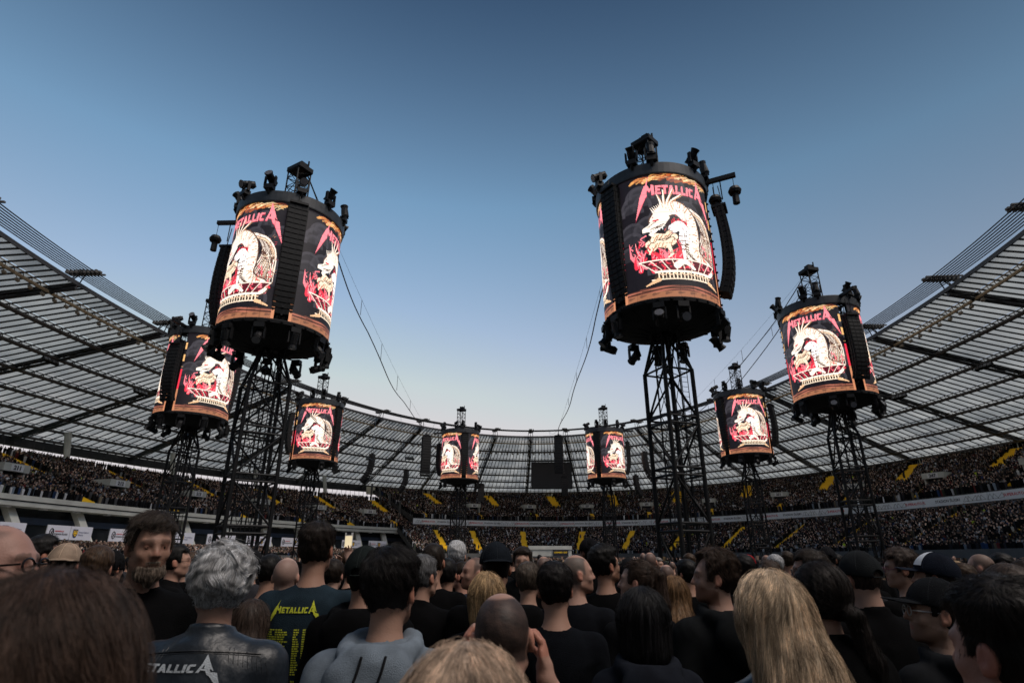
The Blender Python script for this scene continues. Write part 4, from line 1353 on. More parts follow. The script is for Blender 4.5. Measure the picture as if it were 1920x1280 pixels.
for i, ph_ in ((0, 88), (1, 121), (2, 136), (3, 130), (4, 66), (5, 60), (6, 104), (7, 88)):
    b_ = EP(E_CAB, rad(ph_))
    e = empty('hanging_cable', tuple(dpos[i]), label='thin cable from the roof cable ring down to the ' + DEL[i][7], cat='cable')
    e['label'] = ' '.join(e['label'].replace('black ', '').split()[:16])
    mb = MB(); mb.path(catenary(tp(dpos[i]), b_, 1.0, 12) - dpos[i], .03, 4); mb.build('cable', M['cable'], e)

# ------------------------------------------------------------------ crowd in the stands
def tpl_person():
    """very small standing spectator: torso, legs, arms as one prism, head with face and hair faces. facing -x in its own frame (towards the pitch)"""
    v, f, c = [], [], []   # c: 0 clothes, 1 skin, 2 hair, 3 legs
    def ring(z, rx, ry, x=0): return [(x - rx, -ry, z), (x - rx, ry, z), (x + rx, ry, z), (x + rx, -ry, z)]
    R = [ring(.0, .12, .17), ring(1.38, .13, .24), ring(1.47, .06, .09)]
    for r in R: v += r
    for k in range(2):
        for i in range(4): f.append((4 * k + i, 4 * k + (i + 1) % 4, 4 * k + 4 + (i + 1) % 4, 4 * k + 4 + i)); c.append(0)
    b = len(v)
    v += ring(1.47, .07, .065) + ring(1.74, .10, .085)
    for k in range(1):
        for i in range(4):
            f.append((b + 4 * k + i, b + 4 * k + (i + 1) % 4, b + 4 * k + 4 + (i + 1) % 4, b + 4 * k + 4 + i))
            c.append(1 if i != 2 else 2)
    f.append((b + 4, b + 5, b + 6, b + 7)); c.append(2)
    return np.array(v), np.array(f), np.array(c)
TV, TF, TC = tpl_person()
CLOTH = np.array([(.005, .005, .006)] * 24 + [(.03, .03, .036)] * 6 + [(.08, .08, .085)] * 2 + [(.6, .6, .62)] + [(.35, .35, .36), (.02, .04, .10), (.10, .02, .02), (.12, .10, .07), (.05, .06, .04), (.18, .22, .27)])
SKIN = np.array([(.50, .32, .24), (.60, .40, .31), (.30, .18, .13), (.70, .52, .42), (.10, .06, .05), (.20, .12, .09)])
HAIR = np.array([(.012, .010, .009), (.03, .02, .014), (.05, .035, .02), (.16, .11, .06), (.015, .014, .014), (.2, .19, .18)])
CROWDM = attr_mat('crowd_clothing', rough=.9, spec=.15)
def crowd_mesh(P, name, sc=1.0):
    """P (n,5): x y z yaw scale"""
    n = len(P)
    rg = np.random.default_rng(len(name) + n)
    s = P[:, 4][:, None]
    lean = rg.normal(0, .06, (n, 2))
    V = np.broadcast_to(TV, (n,) + TV.shape).copy()
    V[:, :, 0] += V[:, :, 2] * lean[:, :1] * .3; V[:, :, 1] += V[:, :, 2] * lean[:, 1:] * .4
    V *= s[..., None]
    # a few raise their arms: widen the shoulders upward
    c, si = np.cos(P[:, 3])[:, None], np.sin(P[:, 3])[:, None]
    X = V[:, :, 0] * c - V[:, :, 1] * si + P[:, :1]
    Y = V[:, :, 0] * si + V[:, :, 1] * c + P[:, 1:2]
    Z = V[:, :, 2] + P[:, 2:3]
    VV = np.stack([X, Y, Z], -1).reshape(-1, 3)
    Q = (TF[None] + TV.shape[0] * np.arange(n)[:, None, None]).reshape(-1, 4)
    cl = CLOTH[rg.integers(0, len(CLOTH), n)] * rg.uniform(.6, 1.5, (n, 1))
    sk = SKIN[rg.integers(0, len(SKIN), n)] * rg.uniform(.7, 1.15, (n, 1))
    ha = HAIR[rg.integers(0, len(HAIR), n)]
    lg = cl * .5 + .008
    hi = rg.random(n) < .0022
    blot = .75 + .5 * np.sin(P[:, 0] * .21 + 2 * np.sin(P[:, 1] * .13)) * np.sin(P[:, 1] * .19 + 1.3 * np.sin(P[:, 2] * .5))
    sk *= blot[:, None] * 1.25
    away = rg.random(n) < .34
    sk[away] = ha[away] * 1.2 + .01
    cl[hi] = np.array((.55, .75, .03))
    K = np.stack([cl, sk, ha, lg], 1)[:, TC]
    return fast_mesh(name, VV, Q, CROWDM, False, K.reshape(-1, 3), per_face=True)
def seats(e0, e1, p0, p1, rows, aisles, boxes, pitch=.59, aw=1.2, fill=.95):
    out = []
    rg = np.random.default_rng(rows)
    for k in range(rows):
        t = (k + .45) / rows
        z = e0[5] + (e1[5] - e0[5]) * ((k + 1) / rows)
        ph = np.radians(np.linspace(p0, p1, 1500))
        p = EP(e0, ph, np.full(1500, t), e1)
        L = np.r_[0, np.cumsum(np.linalg.norm(np.diff(p[:, :2], axis=0), axis=1))]
        s = np.arange(.3 + rg.uniform(0, .3), L[-1], pitch)
        s = s + rg.normal(0, .07, len(s))
        phs = np.interp(s, L, ph)
        q = EP(e0, phs, np.full(len(s), t), e1)
        keepm = rg.random(len(s)) < fill
        rr = math.hypot(*(q[len(q) // 2, :2] - (5, 85)))
        for i, (a, t0, t1, w) in enumerate(aisles):
            if t0 - .02 <= t <= t1 + .02:
                d = np.abs(s - np.interp(rad(a), ph, L))
                jag = w * (.7 + .5 * rg.random()) 
                keepm &= (d > jag) | (rg.random(len(s)) < .012)
        for a, t0, t1, w in boxes:
            if t0 - .03 <= t <= t1: keepm &= np.abs(s - np.interp(rad(a), ph, L)) > w
        q = q[keepm]; q[:, 2] = z
        n = len(q)
        yaw = np.arctan2(q[:, 1] - 70, q[:, 0] - 3) + rg.normal(0, .25, n)   # own -x points at the stage
        out.append(np.column_stack([q[:, 0] + rg.normal(0, .08, n), q[:, 1] + rg.normal(0, .08, n), q[:, 2], yaw, rg.normal(1.0, .055, n)]))
    return np.vstack(out)
VIS0, VIS1 = -14, 196
au = [(a, .45, .95, 2.2) for a in AISLE_U] + [(a + 5.6, .06, .22, 1.0) for a in AISLE_U]
bu = [(a, .27, .45, 2.4) for a in BOXES_U]
Pu = seats(E_FAS, E_UTOP, VIS0, PHB1 - .3, 33, au, bu)
keep(link_mesh('crowd', crowd_mesh(Pu, 'crowd'), kind='stuff', label='packed standing crowd filling the upper tier of the bowl', cat='crowd'), None) if False else link_mesh('crowd', crowd_mesh(Pu, 'crowd_upper'), kind='stuff', label='packed standing crowd filling the upper tier of the bowl', cat='crowd')
al = [(a, .10, .84, 1.25) for a in AISLE_L]
Pl = seats(E_LBOT, E_LTOP, VIS0, PHW0 + 1.0, 27, al, [])
link_mesh('crowd', crowd_mesh(Pl, 'crowd_lower'), kind='stuff', label='packed crowd filling the lower tier under the grey ribbon', cat='crowd')
aw = [(a, .45, .96, 2.4) for a in AISLE_W] + [(a + 1.0, .03, .26, 1.6) for a in AISLE_W]
bw = [(a, .27, .45, 2.4) for a in BOXES_W]
Pw = seats(E_WLIP, E_WTOP, PHW0 + .3, VIS1, 32, aw, bw)
link_mesh('crowd', crowd_mesh(Pw, 'crowd_west'), kind='stuff', label='packed crowd filling the upper tier of the left side stand', cat='crowd')
Pb = seats(E_WLBOT, E_WLTOP, PHW0 + 1.5, VIS1, 15, [(a, .2, .9, 1.1) for a in (126, 140, 150, 160, 170)], [])
link_mesh('crowd', crowd_mesh(Pb, 'crowd_westlow'), kind='stuff', label='packed crowd below the white banners of the left side stand', cat='crowd')
# people on the field beyond those that can be told apart
rg = np.random.default_rng(11)
n = 4000
fy = rg.uniform(44, 185, n); fx = (rg.random(n) - .5) * 2 * np.minimum(fy * .95, 62)
ok = np.ones(n, bool)
for nm, x, y, mt, gaps, det, desc in TOWERS: ok &= np.hypot(fx - x, fy - y) > 3.2
ok &= ((fx - 4) / 68) ** 2 + ((fy - 83) / 110) ** 2 < 1
Pf = np.column_stack([fx, fy, 0 * fx, np.arctan2(fy - 60, fx) + rg.normal(0, .5, n), rg.normal(1.0, .05, n)])[ok]
link_mesh('crowd', crowd_mesh(Pf, 'crowd_field'), kind='stuff', label='dense mass of people standing on the pitch beyond the near heads', cat='crowd')
print('crowd', len(Pu), len(Pl), len(Pw), len(Pb), len(Pf), time.time() - T_START)

# ------------------------------------------------------------------ people: implicit surfaces turned into one mesh
def surf_nets(F, xs, ys, zs):
    S = F < 0
    sh = np.array(F.shape)
    cs = sh - 1
    cell_ids, pos_list, quads = [], [], []
    for a in range(3):
        b, c = (a + 1) % 3, (a + 2) % 3
        sl0 = [slice(None)] * 3; sl1 = [slice(None)] * 3
        sl0[a] = slice(0, -1); sl1[a] = slice(1, None)
        f0, f1 = F[tuple(sl0)], F[tuple(sl1)]
        m = (f0 < 0) != (f1 < 0)
        idx = np.stack(np.nonzero(m), 1)
        if not len(idx): continue
        v0, v1 = f0[m], f1[m]
        t = v0 / (v0 - v1)
        pos = idx.astype(float); pos[:, a] += t
        ids = []
        ok = np.ones(len(idx), bool)
        for db, dc in ((1, 1), (0, 1), (0, 0), (1, 0)):
            q = idx.copy(); q[:, b] -= db; q[:, c] -= dc
            good = (q >= 0).all(1) & (q < cs).all(1)
            ok &= good
            qq = np.clip(q, 0, cs - 1)
            fid = (qq[:, 0] * cs[1] + qq[:, 1]) * cs[2] + qq[:, 2]
            ids.append(fid)
            cell_ids.append(fid[good]); pos_list.append(pos[good])
        ids = np.stack(ids, 1)
        inside0 = v0 < 0
        ids = np.where(inside0[:, None], ids, ids[:, ::-1])
        quads.append(ids[ok])
    cid = np.concatenate(cell_ids); P = np.concatenate(pos_list); Q = np.concatenate(quads)
    uq, inv = np.unique(cid, return_inverse=True)
    cnt = np.bincount(inv)
    V = np.stack([np.bincount(inv, P[:, k]) / cnt for k in range(3)], 1)
    Q = np.searchsorted(uq, Q)
    G = (xs, ys, zs)
    V = np.stack([np.interp(V[:, k], np.arange(len(G[k])), G[k]) for k in range(3)], 1)
    return V, Q

def smin(a, b, k):
    h = np.clip(.5 + .5 * (b - a) / k, 0, 1)
    return b * (1 - h) + a * h - k * h * (1 - h)
def smax(a, b, k): return -smin(-a, -b, k)
def sd_ell(P, c, r):
    q = P - np.array(c); r = np.array(r)
    k0 = np.sqrt(((q / r) ** 2).sum(-1)) + 1e-9; k1 = np.sqrt(((q / r ** 2) ** 2).sum(-1)) + 1e-9
    return k0 * (k0 - 1) / k1
def sd_cap(P, a, b, ra, rb, flat=None):
    a = np.array(a, float); b = np.array(b, float)
    if flat is not None:
        f = np.array(flat); P = P / f; a = a / f; b = b / f
    d = b - a
    h = np.clip(((P - a) @ d) / (d @ d + 1e-12), 0, 1)
    r = ra + (rb - ra) * h
    return (np.linalg.norm(P - a - h[..., None] * d, axis=-1) - r) * (1.0 if flat is None else min(flat))
def bend_noise(P, seed, f, n=6):
    rg = np.random.default_rng(seed)
    s = np.zeros(P.shape[:-1])
    W = P + .12 / f * np.sin(P[..., [1, 2, 0]] * f * 1.7 + seed)
    for i in range(n):
        k = rg.normal(size=3); k *= f * (1 + .6 * i) / np.linalg.norm(k)
        s += np.sin(W @ k + rg.uniform(0, 6.28)) / (1 + .5 * i)
    return s / 2.2

def grid_axis(lo, hi, fine_lo, fine_hi, fine, coarse):
    a = []
    if lo < fine_lo: a.append(np.arange(fine_lo - coarse, lo - coarse, -coarse)[::-1])
    a.append(np.arange(fine_lo, fine_hi + fine * .5, fine))
    if hi > fine_hi: a.append(np.arange(a[-1][-1] + coarse, hi + coarse, coarse))
    return np.concatenate(a)

PIV = np.array((0, -.015, 1.555))
def rotm(yaw, pitch, roll):
    return np.array(Euler((pitch, roll, yaw), 'XYZ').to_matrix())

def head_sdf(P, spec):
    """P in the head's own frame; the face looks along +y"""
    fem = spec.get('fem', 0)
    w = spec.get('hw', 1.0)
    d = sd_ell(P, (0, -.012, 1.688), (.0755 * w, .096, .094))
    d = smin(d, sd_ell(P, (0, .022, 1.640), (.063 * w, .070, .088)), .03)
    d = smin(d, sd_ell(P, (0, .040, 1.598), (.050 * w, .052, .045)), .025)
    d = smin(d, sd_ell(P, (0, .074, 1.570), (.022, .020, .018)), .022)                   # chin
    d = smin(d, sd_cap(P, (-.052 * w, .005, 1.60), (-.030, .055, 1.575), .018, .014), .02)  # jaw line
    d = smin(d, sd_cap(P, (.052 * w, .005, 1.60), (.030, .055, 1.575), .018, .014), .02)
    br = .010 if not fem else .006
    d = smin(d, sd_cap(P, (-.042, .074, 1.690), (.042, .074, 1.690), br, br), .016)
    d = smin(d, sd_cap(P, (-.012, .084, 1.688), (.012, .084, 1.688), .008, .008), .014)
    for s in (-1, 1):
        d = smin(d, sd_ell(P, (s * .041, .063, 1.636), (.020, .018, .018)), .018)         # cheek bones
        d = smax(d, -sd_ell(P, (s * .031, .093, 1.667), (.017, .014, .011)), .010)        # eye sockets
        d = smin(d, sd_ell(P, (s * .031, .0735, 1.668), (.0145, .0125, .0095)), .006)      # lids
    d = smin(d, sd_cap(P, (0, .086, 1.680), (0, .108, 1.640), .0075, .0115), .010)         # nose
    for s in (-1, 1): d = smin(d, sd_ell(P, (s * .012, .096, 1.637), (.009, .010, .008)), .007)
    d = smax(d, -sd_cap(P, (-.018, .096, 1.604), (.018, .096, 1.604), .0035, .0035), .004)
    d = smin(d, sd_ell(P, (0, .088, 1.610), (.021, .009, .0045)), .005)
    d = smin(d, sd_ell(P, (0, .087, 1.599), (.018, .009, .0055)), .005)
    for s in (-1, 1):                                                                      # ears
        q = P.copy(); 
        e = sd_ell(q, (s * .082 * w, -.010, 1.655), (.010, .019, .031))
        e = smax(e, -sd_ell(q, (s * .090 * w, -.004, 1.660), (.006, .010, .018)), .005)
        e = smin(e, sd_ell(q, (s * .078 * w, .000, 1.632), (.007, .008, .009)), .006)
        d = smin(d, e, .006)
    return d

def neck_sdf(P, spec):
    k = .82 if spec.get('fem') else 1.0
    k *= spec.get('neck', 1.0)
    return sd_cap(P, (0, -.035, 1.44), (0, -.018, 1.60), .062 * k, .053 * k)

def arm_points(spec):
    A = spec.get('arms')
    std = {}
    for s in (-1, 1):
        std[s] = [(s * .185, -.015, 1.405), (s * .235, -.03, 1.13), (s * .225, .07, .90), None]
    if A:
        for s in A: std[s] = A[s]
    return std

def torso_sdf(P, spec, off=0.0, sleeves=None):
    b = spec.get('bulk', 1.0)
    fem = spec.get('fem', 0)
    sw = (.88 if fem else 1.0) * spec.get('sw', 1.0)
    d = sd_ell(P, (0, -.015, 1.27), (.165 * b * sw, .115 * b, .20))
    d = smin(d, sd_ell(P, (0, -.005, 1.05), (.140 * b, .105 * b, .18)), .08)
    d = smin(d, sd_ell(P, (0, -.02, .90), (.155 * b, .115 * b, .13)), .06)
    d = smin(d, sd_cap(P, (-.145 * sw, -.025, 1.388), (.145 * sw, -.025, 1.388), .056, .056), .05)
    for s in (-1, 1):
        d = smin(d, sd_cap(P, (s * .02, -.04, 1.462), (s * .150 * sw, -.025, 1.405), .045, .042), .04)   # trapezius
    d = smin(d, sd_ell(P, (0, -.085, 1.33), (.13 * sw, .05, .12)), .05)
    if fem:
        for s in (-1, 1): d = smin(d, sd_ell(P, (s * .07, .085, 1.24), (.06, .05, .06)), .03)
    return d - off

def arms_sdf(P, spec, off=0.0, upto=3, sleeve=None):
    d = None
    sw = (.9 if spec.get('fem') else 1.0) * spec.get('sw', 1.0)
    kk = .85 if spec.get('fem') else 1.0
    for s, pts in arm_points(spec).items():
        a, e, w = [np.array(p, float) for p in pts[:3]]
        a = a * (sw, 1, 1)
        x = sd_cap(P, a, e, .054 * kk, .042 * kk)
        if upto > 1:
            x = smin(x, sd_cap(P, e, w, .040 * kk, .027 * kk), .02)
        d = x if d is None else np.minimum(d, x)
    return d - off

def hand_sdf(P, w, dirv, palm_n, side, curl, spec):
    """palm, four fingers of unequal length and a thumb. w wrist, dirv pointing along the hand, palm_n out of the palm"""
    w = np.array(w, float); f = np.array(dirv, float); f /= np.linalg.norm(f)
    n = np.array(palm_n, float); n -= f * (n @ f); n /= np.linalg.norm(n)
    l = np.cross(f, n) * side
    d = sd_cap(P, w, w + f * .03, .026, .026)
    pc = w + f * .06
    M_ = np.stack([l, n, f], 1)
    q = (P - pc) @ M_
    d = smin(d, sd_ell(q, (0, 0, 0), (.041, .016, .048)), .015)
    L = [.060, .074, .080, .072]
    for k in range(4):
        base = pc + l * (-.031 + .0205 * k) + f * .036
        seg = L[k] / 2.2
        a = base; ang = 0
        for j in range(3):
            ang += curl[j] if hasattr(curl, '__len__') else curl
            dv = f * math.cos(ang) + n * math.sin(ang)
            b = a + dv * seg * (1, .75, .6)[j]
            d = smin(d, sd_cap(P, a, b, .0092 - .0008 * j, .0086 - .0009 * j), .004)
            a = b
    a = w + f * .03 + l * .030; b = a + l * .028 + f * .030 + n * .018; c = b + f * .026 + n * .018 - l * .004
    d = smin(d, sd_cap(P, a, b, .0135, .011), .010); d = smin(d, sd_cap(P, b, c, .0105, .009), .005)
    return d

def legs_sdf(P, off=0.0, spec={}):
    b = spec.get('bulk', 1.0)
    d = None
    for s in (-1, 1):
        x = sd_cap(P, (s * .085, -.01, .88), (s * .10, 0, .50), .088 * b, .058)
        x = smin(x, sd_cap(P, (s * .10, 0, .50), (s * .105, -.03, .09), .056, .038), .03)
        d = x if d is None else smin(d, x, .02)
    return d - off
def feet_sdf(P):
    d = None
    for s in (-1, 1):
        x = sd_cap(P, (s * .105, -.05, .045), (s * .12, .13, .035), .045, .036)
        d = x if d is None else np.minimum(d, x)
    return d

SKM = attr_mat('skin', rough=.55, spec=.35, bump=.25, bscale=180)
SKM.node_tree.nodes['Principled BSDF'].inputs['Subsurface Weight'].default_value = 0.0
EYEW = mat('eye_white', (.20, .18, .17), .3, 0, .05); EYEI = mat('iris', (.03, .025, .02), .1, 0, .2)
BOOT = mat('black_boot', (.01, .01, .01), .5)

def headframe(spec):
    hy, hp, hr = spec.get('h', (0, 0, 0))
    R = rotm(rad(hy), rad(hp), rad(hr))
    return R, PIV + np.array(spec.get('hoff', (0, 0, 0)))
def to_head(P, spec):
    R, p = headframe(spec)
    return (P - p) @ R + PIV
def from_head(V, spec):
    R, p = headframe(spec)
    return (V - PIV) @ R.T + p

def body_mesh(spec, fine=.0075, coarse=.026):
    hf = spec.get('handfine')
    fx, fy, fz = (-.115, .115), (-.135, .135), (1.53, 1.80)
    fy = (-.14, .14)
    zl = 1.54
    if hf: fx = (min(fx[0], hf[0]), max(fx[1], hf[1])); fy = (min(fy[0], hf[2]), max(fy[1], hf[3])); zl = min(zl, hf[4]); fz = (zl, max(1.80, hf[5]))
    xr = .34 if not hf else max(.40, hf[1] + .1)
    coarse = .034
    xs = grid_axis(-xr, xr, fx[0], fx[1], fine, coarse)
    ys = grid_axis(-.24, max(.26, fy[1]), fy[0], fy[1], fine, coarse)
    zs = grid_axis(-.02, max(1.86, fz[1] + .02), zl, fz[1], fine, coarse)
    X, Y, Z = np.meshgrid(xs, ys, zs, indexing='ij')
    P = np.stack([X, Y, Z], -1).reshape(-1, 3)
    Fv = np.full(len(P), .2)
    z = P[:, 2]
    up = z > 1.40
    hp = up & (np.abs(to_head(P, spec)[:, 0]) < .13)
    h = np.full(len(P), .3)
    h[hp] = head_sdf(to_head(P[hp], spec), spec)
    n_ = np.full(len(P), .3); n_[z > 1.3] = neck_sdf(P[z > 1.3], spec)
    t = np.full(len(P), .3); m = z > .70; t[m] = torso_sdf(P[m], spec)
    a = arms_sdf(P, spec)
    l = np.full(len(P), .3); m = z < 1.05; l[m] = legs_sdf(P[m], 0, spec)
    f = np.full(len(P), .3); m = z < .2; f[m] = feet_sdf(P[m])
    d = smin(h, n_, .022)
    d = smin(d, t, .045)
    d = smin(d, a, .03); d = smin(d, l, .04); d = smin(d, f, .03)
    A = arm_points(spec)
    for s, pts in A.items():
        if pts[3] is None:
            w = np.array(pts[2]); m = np.linalg.norm(P - w, axis=1) < .28
            d[m] = smin(d[m], hand_sdf(P[m], w, w - np.array(pts[1]) + np.array((0, .0, -.05)), (-s, 0, 0), 1, .25, spec), .012)
        else:
            w = np.array(pts[2]); m = np.linalg.norm(P - w, axis=1) < .26
            d[m] = smin(d[m], hand_sdf(P[m], w, pts[3][0], pts[3][1], pts[3][2], pts[3][3], spec), .010)
    V, Q = surf_nets(d.reshape(X.shape), xs, ys, zs)
    # colours
    Ph = to_head(V, spec)
    sk = np.array(spec.get('skin', (.42, .25, .185)))
    C = np.tile(sk, (len(V), 1))
    C *= (1 + .08 * bend_noise(V, 5, 40))[:, None]
    ear = (np.abs(Ph[:, 0]) > .078) & (Ph[:, 2] > 1.61) & (Ph[:, 2] < 1.70)
    C[ear] *= (1.12, .86, .80)
    lip = (sd_ell(Ph, (0, .094, 1.604), (.024, .016, .012)) < 0)
    C[lip] *= (.85, .55, .52)
    nose = sd_ell(Ph, (0, .11, 1.643), (.02, .02, .02)) < 0
    C[nose] *= (1.03, .92, .90)
    brow = np.minimum(sd_cap(Ph, (-.048, .085, 1.690), (-.018, .096, 1.692), .007, .008), sd_cap(Ph, (.048, .085, 1.690), (.018, .096, 1.692), .007, .008)) < .002
    bm = brow & (Ph[:, 1] > .05); C[bm] = C[bm] * .45 + .55 * np.array(spec.get('browc', (.05, .035, .025)))
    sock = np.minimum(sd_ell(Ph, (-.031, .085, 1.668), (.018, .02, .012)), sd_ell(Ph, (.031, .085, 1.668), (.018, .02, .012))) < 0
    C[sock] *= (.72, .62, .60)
    if spec.get('stubble'):
        st = (Ph[:, 1] > -.01) & (Ph[:, 2] < 1.625 - .2 * np.abs(Ph[:, 1] - .09)) & (Ph[:, 2] > 1.54)
        C[st & ~lip] *= spec['stubble']
    bz = spec.get('buzz')
    if bz is not None:
        reg = hair_region(Ph, bz[1])
        w_ = np.clip(-reg / .012, 0, 1)[:, None]
        w_ = w_ * (.90 + .06 * bend_noise(V, 9, 140)[:, None])
        C = C * (1 - w_) + np.array(bz[0]) * w_
    # everything below the collar lies under clothes: merge its vertices on a coarser lattice
    T = np.vstack([Q[:, [0, 1, 2]], Q[:, [0, 2, 3]]])
    low = V[:, 2] < 1.42
    for s_, pts in A.items():
        w_ = np.array(pts[2]); low &= np.linalg.norm(V - w_, axis=1) > .19
        if pts[3] is not None:
            el_ = np.array(pts[1]); low &= np.linalg.norm(V - (w_ + el_) / 2, axis=1) > .16
    key = np.arange(len(V)) + 10 ** 9
    kk = np.floor(V / .036 + 200).astype(np.int64)
    nx_ = (V[:, 0] > 0).astype(np.int64)
    key[low] = ((kk[low, 0] * 1000 + kk[low, 1]) * 1000 + kk[low, 2])
    key = key * 1
    uq, inv_ = np.unique(key, return_inverse=True)
    cn = np.bincount(inv_)
    V = np.stack([np.bincount(inv_, V[:, k]) / cn for k in range(3)], 1)
    C = np.stack([np.bincount(inv_, C[:, k]) / cn for k in range(3)], 1)
    T = inv_[T]
    T = T[(T[:, 0] != T[:, 1]) & (T[:, 1] != T[:, 2]) & (T[:, 0] != T[:, 2])]
    return fast_mesh('body', V, T, SKM, True, np.clip(C, 0, 1))

def hair_region(Ph, style):
    """negative inside the part of the scalp that carries hair"""
    x, y, z = Ph[:, 0], Ph[:, 1], Ph[:, 2]
    rear = np.maximum(y - .022 + .20 * np.maximum(1.69 - z, 0), 1.597 - z + .25 * np.maximum(y + .03, 0))      # back and sides down to the nape
    top = np.maximum(1.728 - z + .25 * np.abs(x), y - .078)            # up to the hairline
    side = np.maximum(y - .038, 1.655 - z)
    r = smin(smin(rear, top, .02), side, .012)
    # keep the ears free
    ear = np.minimum(sd_ell(Ph, (-.088, -.006, 1.650), (.028, .024, .036)), sd_ell(Ph, (.088, -.006, 1.650), (.028, .024, .036)))
    if style != 'long': r = smax(r, -ear, .008)
    if style == 'bald':      # wreath of hair, bare crown
        r = smax(r, -sd_ell(Ph, (0, .055, 1.80), (.062, .115, .085)), .012)
    if style == 'crown':     # receding with thin crown at the back
        r = smax(r, -sd_ell(Ph, (0, .01, 1.805), (.052, .105, .050)), .012)
        r = smax(r, -sd_ell(Ph, (0, .11, 1.74), (.09, .065, .05)), .012)
    if style == 'recede':
        r = smax(r, -sd_ell(Ph, (.045, .085, 1.745), (.040, .055, .05)), .01); r = smax(r, -sd_ell(Ph, (-.045, .085, 1.745), (.040, .055, .05)), .01)
    return r

def hair_fn(style, spec):
    if style == 'beard':
        def f(P):
            d = head_sdf(P, spec) - .003 - spec.get('bv', .010) * np.clip((1.595 - P[:, 2]) / .03, 0, 1.2)
            d = smin(d, sd_cap(P, (0, .066, 1.572), (0, .070, 1.528), .022, .010), .025)
            d = d + .003 * bend_noise(P, 4, 110)
            reg = P[:, 2] - 1.592 - .25 * np.maximum(np.abs(P[:, 0]) - .02, 0)
            reg = smax(reg, np.abs(P[:, 0]) - .050, .012); reg = smax(reg, .022 - P[:, 1], .012)
            mo = sd_cap(P, (-.024, .094, 1.611), (.024, .094, 1.611), .0055, .0055)
            mo = np.maximum(mo, head_sdf(P, spec) - .0022)
            return np.minimum(smax(d, reg, .008), mo)
        return f
    """returns sdf function of the hair volume in head frame"""
    w = spec.get('hw', 1.0)
    def skull(P, o):
        d = sd_ell(P, (0, -.012, 1.688), (.0755 * w + o, .096 + o, .094 + o))
        return smin(d, sd_ell(P, (0, .0, 1.640), (.063 * w + o, .072 + o, .080 + o)), .03)
    vol = spec.get('hv', .014)
    if style in ('short', 'bald', 'crown', 'recede'):
        def f(P):
            o = vol
            top = np.clip((P[:, 2] - 1.70) / .06, 0, 1) * spec.get('htop', .010)
            low = np.clip((P[:, 2] - 1.605) / .10, .06, 1)
            d = skull(P, 0) - o * low - top
            d = d + spec.get('hn', .003) * bend_noise(P, 3, 60) + spec.get('hn2', .002) * bend_noise(P, 8, 150)
            return smax(d, hair_region(P, style), .010)
    elif style == 'curly':
        def f(P):
            d = skull(P, 0) - vol - np.clip((P[:, 2] - 1.62) / .08, 0, 1) * .014
            d = d + .005 * np.sin(P[:, 0] * 70 + 2.5 * np.sin(P[:, 2] * 45 + 1)) * np.sin(P[:, 2] * 95 + 2.5 * np.sin(P[:, 1] * 40 + 2)) + .006 * bend_noise(P, 3, 38)
            return smax(d, hair_region(P, 'short') - .010, .012)
    elif style in ('long', 'bob', 'tail', 'ombre', 'pony'):
        ln = spec.get('hlen', 1.25)
        wid = spec.get('hwid', .105)
        dx = spec.get('hdx', 0)
        def f(P):
            x, y, z = P[:, 0], P[:, 1], P[:, 2]
            d = skull(P, vol)
            if style in ('long', 'ombre'):
                d = smin(d, sd_cap(P, (0, -.045, 1.66), (dx * .5, -.105, 1.47), wid, wid * 1.02, (1, .72, 1)), .03)
                d = smin(d, sd_cap(P, (dx * .5, -.125, 1.47), (dx, -.185, ln), wid * 1.02, wid * .95, (1, .50, 1)), .05)
            elif style == 'bob':
                d = smin(d, sd_cap(P, (0, -.030, 1.67), (0, -.035, ln + .06), wid, wid * .96, (1, .98, 1)), .03)
                d = smax(d, ln - z, .015)
            elif style in ('tail', 'pony'):
                hz = 1.74 if style == 'pony' else 1.64
                d = smin(d, sd_cap(P, (0, -.10, hz), (0, -.135, hz - .03), .016, .024), .012)
                d = smin(d, sd_cap(P, (0, -.135, hz - .03), (dx, -.15, hz - .18), .026, .036), .02)
                d = smin(d, sd_cap(P, (dx, -.15, hz - .18), (dx * 1.5, -.16, ln), .036, .014), .02)
            # groove along the fall of the hair
            ang = np.arctan2(x, -(y + .01))
            gr = np.sin(ang * 21 + 2.0 * np.sin(z * 14) + 1.2 * np.sin(ang * 7)) + .6 * np.sin(ang * 47 + 3 * np.sin(z * 9))
            d = d + spec.get('groove', .0022) * gr * np.clip((1.76 - z) / .05, .2, 1)
            # open the face
            face = sd_ell(P, (0, .105, 1.62), (.066, .075, .12))
            d = smax(d, -face, .012)
            if style in ('tail', 'pony'):
                keepn = np.minimum(hair_region(P, 'short'), sd_ell(P, (dx, -.17, 1.5), (.09, .075, .42)))
                d = smax(d, keepn, .008)
            else:
                d = smax(d, y - .045, .012)
            # clear of the shoulders and neck front
            d = smax(d, -(sd_ell(P, (0, .07, 1.46), (.16, .075, .12))), .02)
            return d
    return f

